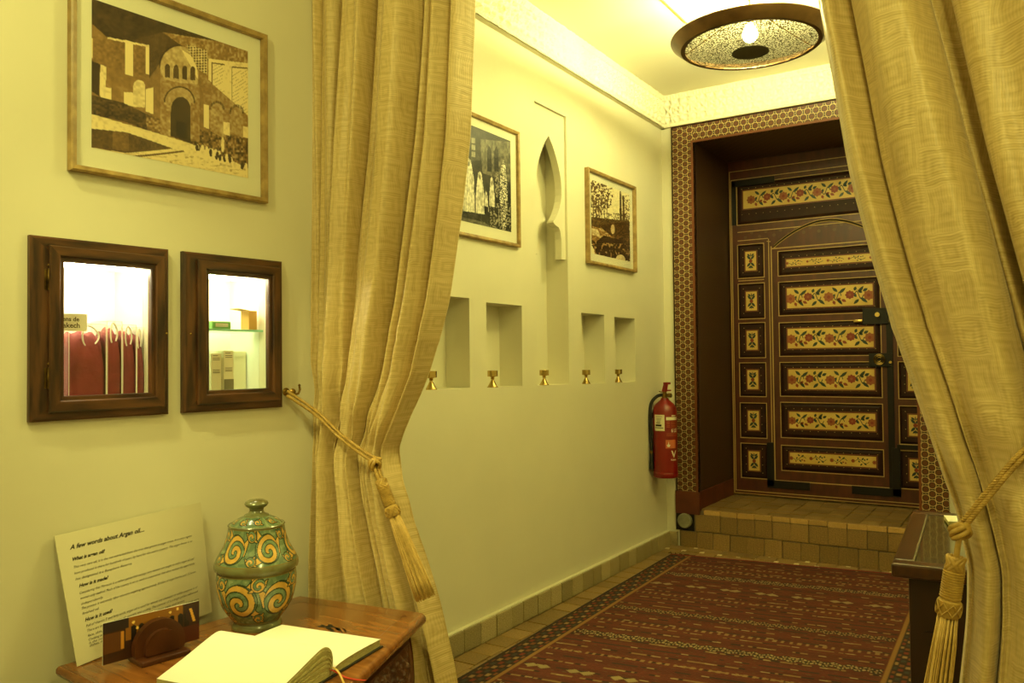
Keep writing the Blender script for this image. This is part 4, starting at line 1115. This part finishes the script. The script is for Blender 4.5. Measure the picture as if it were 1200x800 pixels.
# printed sheet leaning on the wall
TL, TR, BR, BL = [Vector(p) for p in ((-1.943+.004, 1.028, .701), (-1.911+.004, 1.401, .726), (-1.906, 1.436, .424), (-1.845, 1.03, TZ+.0012))]
sn = (TR-TL).cross(BL-TL).normalized()
if sn.x < 0: sn = -sn
t = thing('printed_sheet', 'pale sheet of handwriting-style text on argan oil leaning against the left wall', 'sign', BL)
def SH(u, v, c=0):
    p = TL*(1-u)*(1-v)+TR*u*(1-v)+BR*u*v+BL*(1-u)*v+sn*c; return tuple(p-BL)
mb = MB(); NS = 16
for c in (.002, 0): mb.v += [SH(i/NS, j/NS, c) for j in range(NS+1) for i in range(NS+1)]
q_ = (NS+1)**2
for j in range(NS):
    for i in range(NS):
        a = j*(NS+1)+i; mb.f += [(a, a+1, a+NS+2, a+NS+1), (q_+a+NS+1, q_+a+NS+2, q_+a+1, q_+a)]; mb.mi += [0, 0]
bnd = [i for i in range(NS)]+[NS+(NS+1)*j for j in range(NS)]+[q_-1-i for i in range(NS)]+[(NS+1)*(NS-j) for j in range(NS)]
for a, b_ in zip(bnd, bnd[1:]+bnd[:1]): mb.f.append((a, b_, b_+q_, a+q_)); mb.mi.append(0)
mb.build('sheet', m_sign, t, smooth=True)
LINES = [(.165, .077, 1.35, 1, 'A few words about Argan oil....'),
 (.262, .075, 1.0, 1, 'What is argan oil?'),
 (.325, .075, .8, 0, 'This very rare oil, it is the nut extracted from the tree that grows in argan trees. In a very region'),
 (.375, .075, .8, 0, 'have produced it there for hundreds of years by hand for the entire country. The argan forest is so'),
 (.425, .075, .8, 0, 'has designated it a Biosphere Reserve.'),
 (.49, .09, 1.0, 1, 'How is it made?'),
 (.545, .085, .8, 0, 'Considering that Morocco is a rather patriarchal society, very women are taught to make argan oil and'),
 (.59, .085, .8, 0, 'women-only method. Much of the country is set to work in cooperatives that allow women the opportunity'),
 (.635, .085, .8, 0, 'independently.'),
 (.672, .08, .8, 0, 'The process is extremely labor intensive requiring approximately 30 kilos of argan berries and 15 hours'),
 (.715, .08, .8, 0, 'finished oil.'),
 (.775, .09, 1.0, 1, 'How is it used?'),
 (.822, .09, .8, 0, 'Full of Vitamin E and fatty acids, argan oil is used for almost any cosmetic or edible purpose in it!'),
 (.862, .09, .8, 0, 'There are two types of argan oil: cosmetic and cooking. The cosmetic oil is a bright golden yellow and'),
 (.902, .09, .8, 0, 'face, skin, or as perfume and as a beauty, after bathing make and knees.'),
 (.935, .09, .8, 0, 'Cooking argan oil has a darker, deeper golden color and a nutty flavour because the kernels were'),
 (.962, .09, .8, 0, 'is the outstanding dressing for couscous and salads'),
 (.985, .09, .8, 0, 'dishes, mixed with honey'),]
mb = MB()
for v, u, sz, bo, tx in LINES:
    s = .0335*sz
    vs_, fs_ = text_mesh(tx, s, .42, .0012 if bo else 0)
    wmax = max(p[0] for p in vs_); sx = min(.9, (.9-u)/wmax) if not bo else .85
    tops = v*.93-.02
    mb.add([SH(u+p[0]*sx, tops-p[1]*(1.12 if bo else 1.0), .0026) for p in vs_], fs_)
mb.build('lettering', m_ink, t, fix=False)

# card in a turned wooden holder
cA, cB = Vector((-1.773, 1.048, TZ)), Vector((-1.739, 1.273, TZ)); cd = (cB-cA).normalized(); cn = Vector((cd.y, -cd.x, 0))
ang = math.atan2(cd.y, cd.x)-PI/2
t = thing('picture_card', 'dark amber picture card of lit arches standing in the wooden holder', 'card', tuple(cA+Vector((0, 0, .012))), ang)
cw, chh = (cB-cA).length, .093
U, V = np.meshgrid(np.linspace(0, 1, 130), np.linspace(0, 1, 60))
Cc = np.zeros(U.shape+(3,)); Cc[:] = S2L((58, 30, 16))
def cf(mask, c): Cc[mask] = S2L(c)
cf((V < .55) & (U > .22) & (U < .82), (150, 96, 30)); cf((V < .25) & (U < .25), (44, 28, 30)); cf((V > .28) & (V < .75) & (U < .2), (98, 56, 24)); cf((np.abs(U-.19) < .016) & (V > .3) & (V < .72), (206, 140, 50))
for u_ in (.3, .38, .5, .6, .7, .79, .86): cf((np.abs(U-u_) < .027) & (V > .26-.05*np.cos((U-u_)*50)) & (V < .62), (30, 18, 14))
cf((V > .6) & (V > .9-.5*U), (66, 34, 16)); cf((V > .58) & (U > .8), (80, 32, 18)); cf((np.hypot((U-.93)*2.4, V-.3) < .2), (54, 26, 26)); cf((np.abs(U-.92-.12*(V-.3)) < .015) & (V > .15) & (V < .5), (224, 164, 60))
for u_, v_ in ((.3, .14), (.47, .25), (.56, .2), (.68, .12), (.76, .08), (.34, .3)): cf(np.hypot((U-u_)*2.4, V-v_) < .035, (250, 210, 110))
P = np.stack([np.full_like(U, .0013), U*cw, chh*(1-V)], -1)
mb = MB(); mb.box(-.0012, .001, 0, cw, 0, chh); mb.build('card_stock', m_paper, t)
color_grid('card_print', P, Cc, m_photo, t)
t = thing('card_holder', 'turned dark wooden card holder with stepped half-round front on the left table', 'card holder', tuple((cA+cB)/2+Vector((0, 0, 0))+cd*.008), ang)
mb = MB(); mb.rbox(-.02, .055, -.058, .058, 0, .012, .003); mb.build('base', m_holder, t)
def half(r, x0, x1, z0):
    mb = MB(); pts = [(r*cos(q), z0+r*sin(q)) for q in np.linspace(-.35, PI+.35, 30)]
    pts = [(a, max(.011, b_)) for a, b_ in pts]
    mb.prism(pts, x1-x0, T=lambda a, b_, c: (x0+c, a, b_)); return mb
half(.06, .004, .022, .03).build('half_round', m_holder, t, smooth=True)
half(.04, .022, .034, .028).build('half_round', m_holder, t, smooth=True)
half(.05, -.02, -.004, .028).build('half_round', m_holder, t, smooth=True)

# lidded ceramic jar, painted scrolls
t = thing('lidded_jar', 'green and ochre scroll-painted ceramic jar with knobbed lid on the left table', 'jar', (-1.728, 1.44, TZ), .4)
def jar_band(name, prof, cellz, rep, seed, sp, twistk):
    pr = np.array(prof, float); L = np.concatenate([[0], np.cumsum(np.hypot(*np.diff(pr, axis=0).T))])
    nv_, nu_ = 110, 420; l = np.linspace(0, L[-1], nv_)
    r = np.interp(l, L, pr[:, 0]); z = np.interp(l, L, pr[:, 1]); r = smooth1(r, 5); th = np.linspace(0, 2*PI, nu_)
    TH, R = np.meshgrid(th, r); Z = np.repeat(z[:, None], nu_, 1); Lg = np.repeat(l[:, None], nu_, 1)
    P = np.stack([R*np.cos(TH), R*np.sin(TH), Z], -1)
    Rm = pr[:, 0].max(); per = 2*PI*Rm/rep; arc = TH*Rm
    C = np.zeros(P.shape); n1 = vnoise(arc*110, Lg*110, seed)
    C[:] = S2L((110, 128, 92)); C[n1 > .55] = S2L((92, 112, 84)); C[n1 < .2] = S2L((132, 146, 110))
    ochre = S2L((204, 158, 74)); dark = S2L((44, 58, 40)); H = L[-1]
    dmin = np.full(TH.shape, 9.); och = np.zeros(TH.shape, bool)
    for shift, zc_, Rmax, mir, pit in sp:
        a = (np.mod(arc/per+shift, 1)-.5)*per*mir; b_ = Lg-zc_*H
        rr = np.hypot(a, b_); an = np.arctan2(b_, a)
        ph = np.mod(rr/pit-an/(2*PI)+twistk, 1); inside = rr < Rmax*(1.0+.18*np.cos(an-1.0))
        band = (ph < .56) & inside & (rr > pit*.12)
        edge = inside & (np.minimum(np.abs(ph-.56), np.minimum(ph, 1-ph)) < .055)
        rim_ = np.abs(rr-Rmax*(1+.18*np.cos(an-1.0))) < .0016
        C[inside & ~band] = np.where((n1 > .5)[inside & ~band][:, None], S2L((94, 118, 88)), S2L((112, 136, 104)))
        C[band] = ochre*(.85+.3*n1[band][:, None]); C[edge | rim_] = dark
        # a horn leaf leaving each scroll
        for da, db, rot, ll in ((.62*Rmax, .75*Rmax, .9, 1.0*Rmax), (-.95*Rmax, .5*Rmax, 2.0, .7*Rmax), (.9*Rmax, -.6*Rmax, -.6, .8*Rmax)):
            x = (a-da)*cos(rot)+(b_-db)*sin(rot); y = -(a-da)*sin(rot)+(b_-db)*cos(rot)-.35*x*x/ll
            wdt = .3*ll*np.clip(1-(x/ll+.2)**2, 0, 1)
            lf = (np.abs(x) < ll) & (np.abs(y) < wdt) & ~inside; le = (np.abs(x) < ll*1.05) & (np.abs(np.abs(y)-wdt) < .0015) & ~inside & (wdt > 0)
            C[lf] = ochre*(.85+.3*n1[lf][:, None]); C[le] = dark
    e = np.minimum(Lg, H-Lg); C[e < .003] = S2L((120, 104, 56))
    return color_grid(name, P, C, m_vase, t, smooth=True)
body = [(.061, .022), (.066, .028), (.077, .042), (.088, .06), (.096, .082), (.1005, .105), (.1015, .128), (.1, .148)]
jar_band('jar_body', body, 0, 6, 1, [(0, .5, .045, 1, .031), (.5, .84, .018, -1, .016), (.5, .14, .016, 1, .015)], .15)
lidp = [(.1045, .172), (.1, .182), (.092, .196), (.083, .212), (.076, .232), (.072, .25), (.0705, .262)]
lid = jar_band('jar_lid', lidp, 0, 6, 2, [(.2, .42, .038, -1, .025), (.7, .8, .015, 1, .014), (.7, .15, .013, 1, .012)], .1)
jar_band('lid_top', [(.0695, .264), (.06, .272), (.045, .281), (.03, .287)], 0, 9, 3, [(0, .45, .012, 1, .01)], .1)
mb = MB(); mb.lathe([(0, 0), (.0625, 0), (.064, .003), (.0625, .01), (.058, .016), (.061, .0225), (.05, .0225), (0, .02)], 48, caps=False); mb.build('foot_ring', m_vase_gl, t, smooth=True)
mb = MB(); mb.lathe([(.099, .147), (.1005, .15), (.1055, .154), (.107, .16), (.1065, .168), (.1045, .1725), (.09, .172)], 64, caps=False)
mb.lathe([(.071, .2615), (.0725, .264), (.0705, .2665), (.06, .266)], 64, caps=False); mb.build('rim_band', m_vase_gl, t, smooth=True)
mb = MB(); mb.lathe([(.033, .2845), (.031, .289), (.021, .2935), (.0175, .3), (.019, .306), (.027, .311), (.0305, .317), (.028, .3225), (.018, .3275), (0, .329)], 32, caps=False)
mb.build('lid_knob', m_vase_gl, t, smooth=True)

# open guest book
bS, bT = Vector((-1.592, 1.236, 0)), Vector((-1.303, 1.284, 0)); ang = math.atan2((bT-bS).y, (bT-bS).x); BLn = (bT-bS).length
t = thing('guest_book', 'open book with blank cream pages and ribbon markers on the left table', 'book', (bS.x, bS.y, TZ), ang)
mb = MB(); mb.rbox(-.004, BLn+.004, .004, .206, .0005, .0045, .0015); mb.rbox(-.004, BLn+.004, -.206, -.004, .0005, .0045, .0015); mb.rbox(-.004, BLn+.004, -.02, .02, .0005, .003, .001)
mb.build('cover', m_cover, t)
def curve_r(f, y): return .0047+f*(.0165*(1-math.exp(-y/.012))+.003*sin(PI*min(1, y/.2)))
TOPP = np.array([(0, .006), (-.009, .026), (-.009, .05), (.004, .067), (.026, .073), (.06, .066), (.12, .049), (.2, .029)])
BOTP = np.array([(0, .0047), (.002, .0047), (.006, .0047), (.014, .0047), (.03, .0047), (.06, .0047), (.12, .0047), (.2, .0047)])
def curve_l(f, y):
    q = BOTP*(1-f)+TOPP*f; t = (y/.2)**.6*7; P = spline(q, 8); i = min(int(t), 6); g_ = t-i
    p0, p1, p2, p3 = q[max(i-1, 0)], q[i], q[i+1], q[min(i+2, 7)]
    r = .5*((2*p1)+(-p0+p2)*g_+(2*p0-5*p1+4*p2-p3)*g_*g_+(-p0+3*p1-3*p2+p3)*g_**3); return r
def block(curve, sgn, nl, mats, name):
    mb = MB(); N = 34; ysx = [.2*(i/(N-1))**1.5 for i in range(N)]
    for k in range(nl):
        f0, f1 = k/nl, (k+.93)/nl; ins = random.uniform(0, .0025); ext = random.uniform(-.001, .001)
        x0, x1 = ins*.5, BLn-ins+ext
        rows = []
        for y in ysx:
            yy = y*(1-.02*ins*100*.2)
            c0, c1_ = curve(f0, y), curve(f1, y)
            if sgn > 0: c0, c1_ = (yy, c0), (yy, c1_)
            rows.append([(x0, sgn*c0[0], c0[1]), (x1, sgn*c0[0], c0[1]), (x1, sgn*c1_[0], c1_[1]), (x0, sgn*c1_[0], c1_[1])])
        o = len(mb.v); mb.v += [p for r in rows for p in r]
        for i in range(N-1):
            for j in range(4):
                a, b_ = o+i*4+j, o+i*4+(j+1) % 4
                mb.f.append((a, b_, b_+4, a+4)); mb.mi.append(1 if (j == 2 and k == nl-1) else 0)
        mb.f.append(tuple(o+j for j in range(4))); mb.mi.append(0); mb.f.append(tuple(o+(N-1)*4+j for j in range(4))); mb.mi.append(0)
    return mb.build(name, mats, t, smooth=True)
block(curve_r, 1, 7, [m_pages, m_paper], 'page_block'); block(curve_l, -1, 14, [m_pages, m_paper], 'page_block')
mb = MB()
def ribbon(pts, w):
    mb = MB(); o = 0; P = spline(pts, 20)
    for p in P: mb.v += [(p[0], p[1]-w/2, p[2]), (p[0], p[1]+w/2, p[2]), (p[0], p[1]+w/2, p[2]+.0006), (p[0], p[1]-w/2, p[2]+.0006)]
    for i in range(len(P)-1):
        for j in range(4): mb.f.append((i*4+j, i*4+(j+1) % 4, i*4+4+(j+1) % 4, i*4+4+j)); mb.mi.append(0)
    return mb
ribbon([(BLn-.03, .006, .02), (BLn+.002, .006, .021), (BLn+.02, .004, .012), (BLn+.05, -.02, .002), (BLn+.075, -.034, .001)], .006).build('ribbon_marker', m_ribbon_gold, t)
ribbon([(BLn-.03, .0, .016), (BLn+.003, .002, .017), (BLn+.03, .01, .003), (BLn+.06, .012, .001), (BLn+.08, .016, .001)], .006).build('ribbon_marker', m_ribbon_red, t)

# ------------------------------------------------------------------ rug
O = Vector((-1.731, 4.309)); wd = Vector((1.15, .165)).normalized(); ld = Vector((.022, -1)).normalized(); RWID, RLEN = 1.37, 2.3
nu_, nv_ = 260, 560
U, V = np.meshgrid(np.linspace(0, RWID, nu_), np.linspace(0, RLEN, nv_))
C = np.zeros(U.shape+(3,)); base = S2L((90, 33, 20)); base2 = S2L((84, 26, 18)); cream = S2L((160, 140, 94)); dark = S2L((38, 22, 18)); ora = S2L((112, 62, 32)); tan_ = S2L((140, 110, 66))
C[:] = base; band = np.floor(V/.06)
C[(np.mod(band, 2) == 0)] = S2L((80, 28, 17)); nz_ = vnoise(U*180, V*180, 2); C *= (.8+.4*nz_)[..., None]
inn = (U > .125) & (U < RWID-.125)
rowp = np.mod(V, .06)/.06
# fine speckled rows of dashes
dash = (np.abs(rowp-.5) < .1) & (vnoise(U*26, band*7.3, 5) > .38)
kind_ = np.mod(band*7, 5)
C[inn & dash & (kind_ < 2)] = dark*1.6; C[inn & dash & (kind_ >= 2)] = np.where((vnoise(U*60, band*3.1, 7) > .5)[inn & dash & (kind_ >= 2)][:, None], tan_*.8, dark)
d2 = (np.abs(rowp-.5) < .07) & (np.mod(U+band*.083, .19) < .028); C[inn & d2] = cream*.85
d3 = (np.abs(rowp-.98) < .06) & (np.mod(U*1.0+band*.031, .045) < .012); C[inn & d3] = S2L((90, 60, 40))
for v0, strong in ((.42, .8), (1.06, .2), (1.43, 1.0), (2.05, .8)):
    w = V-v0-.008*np.sin(U*2*PI/.055)
    k = inn & (np.abs(w) < .024); C[k] = dark
    for off in (-.014, .013):
        k = inn & (np.abs(w-off) < .0055) & (np.mod(U, .013) < .0075); C[k] = cream*strong+tan_*(1-strong)
    k = inn & (np.abs(w) < .004) & (np.mod(U, .02) < .01); C[k] = tan_
for v0 in (.62, 1.84, 2.3):
    a = np.mod(U+.03, .16)/.16; tri = (a < .62) & (np.abs(V-v0) < .02*(1-np.abs(np.mod(a, .31)/.155-1)) + .001)
    C[inn & tri] = cream*.75
for v0 in (.2, .3, .8, 1.25, 1.65):
    k = inn & (np.abs(V-v0) < .012) & (np.mod(U, .03) < .012); C[k] = tan_*.9
# side borders
for bu in (U, RWID-U):
    k = (bu < .105); C[k] = dark*1.2
    a = np.mod(V, .046); k2 = (bu < .1) & (bu > .012)
    seg = np.floor(bu/.022); ph = np.mod(V+seg*.017, .046)/.046
    sel = np.mod(np.floor((V+seg*.017)/.046)+seg*2, 4)
    for s_, c_ in ((0, ora), (1, S2L((112, 38, 26))), (2, tan_), (3, S2L((50, 50, 46)))):
        kk = k2 & (ph < .55) & (sel == s_) & (np.mod(bu, .022) < .018); C[kk] = c_
    k = (bu >= .105) & (bu < .117); C[k] = S2L((136, 98, 48))
C[(V < .022)] = S2L((120, 34, 24)); C[(V > .026) & (V < .04) & inn & (np.mod(U, .03) < .02)] = dark*1.5
Zr = .0105+.0012*np.sin(V*2*PI/.03)*0+.0018*vnoise(U*5, V*5, 3)+.0006*nz_
P = np.stack([O.x+wd.x*U+ld.x*V, O.y+wd.y*U+ld.y*V, Zr], -1)
t = thing('kilim_rug', 'red striped flat-woven kilim rug along the corridor floor', 'rug')
o = color_grid('rug_weave', P, C, m_rug, t, smooth=True)
so = o.modifiers.new('thickness', 'SOLIDIFY'); so.thickness = .006; so.offset = -1
mb = MB()
for k in range(5):
    p = Vector((O.x+.02*wd.x*k, O.y+.02*wd.y*k)); 
    mb.tube([(p.x, p.y, .012), (p.x-.012+.006*k, p.y+.02, .02-.002*k), (p.x-.03+.018*k, p.y+.035+.006*(k % 2), .01)], .0022, 5)
mb.build('warp_fringe', m_fringe_dk, t, kind='stuff')

# ------------------------------------------------------------------ fire extinguisher
t = thing('fire_extinguisher', 'red fire extinguisher with black hose hung on the wall left of the doorway', 'fire extinguisher', (WX+.082, 4.36, .432), -.35)
R = .068
mb = MB(); mb.lathe([(.0, .025), (R, .025), (R, .37), (R-.004, .392), (R-.016, .412), (R-.034, .428), (.024, .436), (.021, .446), (0, .446)], 40, caps=False); mb.build('cylinder', m_red, t, smooth=True)
mb = MB(); mb.lathe([(0, 0), (R-.003, 0), (R+.001, .005), (R+.001, .03), (R-.002, .034)], 40, caps=False); mb.build('base_skirt', m_red, t, smooth=True)
mb = MB(); mb.lathe([(0, .44), (.016, .44), (.016, .47), (.011, .474), (.011, .485), (0, .487)], 16, caps=False); mb.lathe([(0, -.034), (.009, -.034), (.009, .028), (.013, .03), (.013, .045), (0, .047)], 12, (0, 0, .462), axis='x', caps=False)
mb.tube([(0, -.016, .478), (0, -.045, .484)], .003, 8); mb.build('valve', m_brass_old, t, smooth=True)
mb = MB(); mb.add([(-.012, -.012, .482), (.012, -.012, .482), (.012, .006, .482), (-.012, .006, .482), (-.01, .004, .535), (.01, .004, .535), (.01, .02, .53), (-.01, .02, .53)], [(0, 1, 2, 3), (4, 5, 6, 7), (0, 1, 5, 4), (1, 2, 6, 5), (2, 3, 7, 6), (3, 0, 4, 7)])
mb.rbox(-.011, .011, .0, .04, .522, .535, .002); mb.rbox(-.01, .01, -.005, .045, .484, .492, .002); mb.build('handle', m_red, t)
ha = math.radians(-135)+.35
hp = [(-.0, -.02, .465), (-.028, -.035, .455), (-.05, -.058, .415), (-.053, -.068, .33), (-.05, -.068, .24), (-.046, -.066, .18), (-.046, -.064, .15)]
rot = lambda p: (p[0], p[1], p[2])
mb = MB(); mb.tube(spline(hp, 36), .0095, 10); mb.build('hose', m_rubber, t, smooth=True)
mb = MB(); mb.tube([(-.046, -.064, .15), (-.046, -.064, .135)], .012, 12); mb.build('hose_clip', m_brass_old, t, smooth=True)
mb = MB(); mb.tube([(-.046, -.064, .135), (-.046, -.065, .09), (-.046, -.066, .045)], [.011, .0125, .015], 12); mb.build('nozzle', m_rubber, t, smooth=True)
mb = MB(); mb.box(-R-.03, -R+.01, -.02, .02, .33, .36); mb.build('wall_bracket', m_iron, t)
# labels wrapped on the cylinder; camera-facing azimuth in local frame
AZ0 = math.atan2(-4.36, 1.78)+.35
def wrap(mb, a0, a1, z0, z1, mi=0, rr=R+.0006, n=10):
    vs = [(rr*cos(AZ0+a0+(a1-a0)*i/n), rr*sin(AZ0+a0+(a1-a0)*i/n), z) for z in (z0, z1) for i in range(n+1)]
    mb.add(vs, [(i, i+1, n+2+i, n+1+i) for i in range(n)], mi)
def wtext(mb, txt, size, a, z, mi=1, bold=0, sx=1):
    add_text(mb, txt, size, lambda x, y: ((R+.0012)*cos(AZ0+a+x/R), (R+.0012)*sin(AZ0+a+x/R), z+y), mi, bold=bold, sx=sx)
mb = MB(); wrap(mb, -1.0, -.05, .265, .355)
for k, z in enumerate((.343, .332, .325, .318)): wrap(mb, -.85+.04*k, -.22-.06*k, z, z+.002, 1, R+.0012)
wrap(mb, -.86, -.3, .29, .301, 1, R+.0012); wrap(mb, -.9, -.15, .28, .284, 1, R+.0012); wrap(mb, -.8, -.4, .308, .312, 1, R+.0012)
mb.build('inspection_label', [m_label, m_ink], t, fix=False)
mb = MB()
wrap(mb, .08, 1.15, .325, .342, 0); wrap(mb, .55, 1.0, .347, .352, 0)
for z in (.316, .309, .302, .293, .286): wrap(mb, .12, .38, z, z+.002, 2); wrap(mb, .5, 1.1, z, z+.0012, 2)
wtext(mb, '6 LE', .028, .5, .258, 0, .001, .8)
for z in (.25, .243, .236): wrap(mb, .1, 1.1, z, z+.0012, 2)
wrap(mb, .02, .95, .168, .215, 2)
vs = [(-.006, 0), (.006, 0), (.01, .012), (.003, .014), (0, .03), (-.003, .014), (-.01, .012)]
mb.add([((R+.0016)*cos(AZ0+.25+p[0]/R), (R+.0016)*sin(AZ0+.25+p[0]/R), .176+p[1]) for p in vs], [tuple(range(7))], 0)
wtext(mb, 'V', .052, .5, .118, 0, .0016); wtext(mb, 'Vulcain', .013, .42, .1, 0, .0004)
mb.build('printed_marks', [m_label, m_ink, m_labeltan], t, fix=False)

# ------------------------------------------------------------------ dark desk behind the right curtain
DZ = .6
t = thing('glass_top_desk', 'dark wooden desk with a glossy glass top behind the right curtain', 'desk', (-.307, 2.165, 0), math.radians(3.2))
w_, l_ = .5, .78
mb = MB()
for b_ in ((0, w_, 0, .05), (0, w_, l_-.05, l_), (0, .05, .05, l_-.05), (w_-.05, w_, .05, l_-.05)): mb.rbox(b_[0], b_[1], b_[2], b_[3], DZ-.034, DZ, .006)
mb.build('top_frame', m_desk, t)
mb = MB(); mb.box(.05, w_-.05, .05, l_-.05, DZ-.03, DZ-.012); mb.build('top_board', m_desk_dk, t)
mb = MB(); mb.box(.05, w_-.05, .05, l_-.05, DZ-.01, DZ-.003)
mb.build('glass_top', M('glossy_dark_glass', (.02, .018, .012), .04, spec=.9, coat=1), t)
mb = MB(); mb.rbox(.035, w_-.035, .035, l_-.035, .002, DZ-.034, .004); mb.build('desk_body', m_desk_dk, t)
for k in range(3):
    for s_ in (0, 1):
        mb = MB(); mb.prism([(.09+.12*k+.035*cos(q), .2+.2*s_+.05*sin(q)*(1+.3*cos(2*q))) for q in np.linspace(0, 2*PI, 13)[:-1]], .004, T=lambda a, b, c: (a, .035-c, b)); mb.build('carved_motif', m_desk_dk, t)
t = thing('note_pad', 'small cream note pad lying on the glass-topped desk by the right curtain', 'notepad', (-.2, 2.78, DZ), .2)
mb = MB(); mb.rbox(-.04, .06, -.05, .05, 0, .012, .001); mb.build('pad_block', m_pages, t)
mb = MB(); mb.box(-.04, .06, -.05, .05, .0122, .0128); mb.build('top_sheet', m_paper, t)

# ------------------------------------------------------------------ pendant lamp
LC = (-.997, 3.45, 2.438)
t = thing('pendant_lamp', 'wide bronze dish lamp with perforated underside hanging from the corridor ceiling', 'lamp', LC)
t.scale = (1.055, 1.055, 1)
mb = MB(); mb.lathe([(.258, -.012), (.275, -.012), (.314, .022), (.316, .026), (.314, .03), (.306, .03), (.272, .0), (.258, -.006), (.258, -.012)], 96, caps=False); mb.build('rim', m_lamp_ring, t, smooth=True)
mt, nt, b = new_mat('perforated_metal')
b.inputs['Base Color'].default_value = (*srgb(96, 84, 50), 1); b.inputs['Metallic'].default_value = .55; b.inputs['Roughness'].default_value = .45
tc = nn(nt, 'TexCoord'); vo = nn(nt, 'TexVoronoi'); vo.inputs['Scale'].default_value = 175; nt.links.new(tc.outputs['Object'], vo.inputs['Vector'])
ls = nn(nt, 'Math', operation='LESS_THAN'); ls.inputs[1].default_value = .47; nt.links.new(vo.outputs['Distance'], ls.inputs[0])
tr = nn(nt, 'BsdfTransparent'); mx = nn(nt, 'MixShader'); nt.links.new(ls.outputs[0], mx.inputs[0]); nt.links.new(b.outputs[0], mx.inputs[1]); nt.links.new(tr.outputs[0], mx.inputs[2])
nt.links.new(mx.outputs[0], nt.nodes['Material Output'].inputs[0]); m_perf = mt
mb = MB(); mb.lathe([(.07, -.04), (.12, -.037), (.17, -.031), (.22, -.022), (.259, -.01)], 96, caps=False); mb.build('perforated_dish', m_perf, t, smooth=True)
mb = MB(); mb.lathe([(0, -.042), (.066, -.042), (.073, -.04), (.073, -.037), (0, -.036)], 40, caps=False); mb.build('centre_disc', m_lamp_disc, t, smooth=True)
mb = MB(); mb.lathe([(0, .005), (.016, .01), (.027, .025), (.03, .042), (.024, .06), (.014, .075), (.012, .085)], 24, caps=False); mb.build('bulb', m_bulb, t, smooth='all')
mb = MB(); mb.lathe([(0, .084), (.015, .084), (.015, .13), (.006, .138), (0, .138)], 16, caps=False); mb.tube([(0, 0, .13), (0, 0, CEIL-LC[2])], .005, 8)
mb.lathe([(0, .0), (.045, .0), (.04, -.02), (.01, -.03), (0, -.03)], 24, (0, 0, CEIL-LC[2]), caps=False); mb.build('stem', m_brass, t, smooth=True)
mb = MB()
for k in range(3):
    q = 2*PI*k/3+.9; mb.tube([(.3*cos(q), .3*sin(q), .026), (.01*cos(q), .01*sin(q), .15)], .0022, 6)
mb.build('spoke', m_brass, t)
mb = MB(); mb.tube([(-1.331, 2.0, CEIL-.004), (-1.333, 3.6, CEIL-.004)], .0035, 6)
o = mb.build('ceiling_cable', m_cable); tag(o, 'thin gold cable running along the corridor ceiling left of the lamp', 'cable')
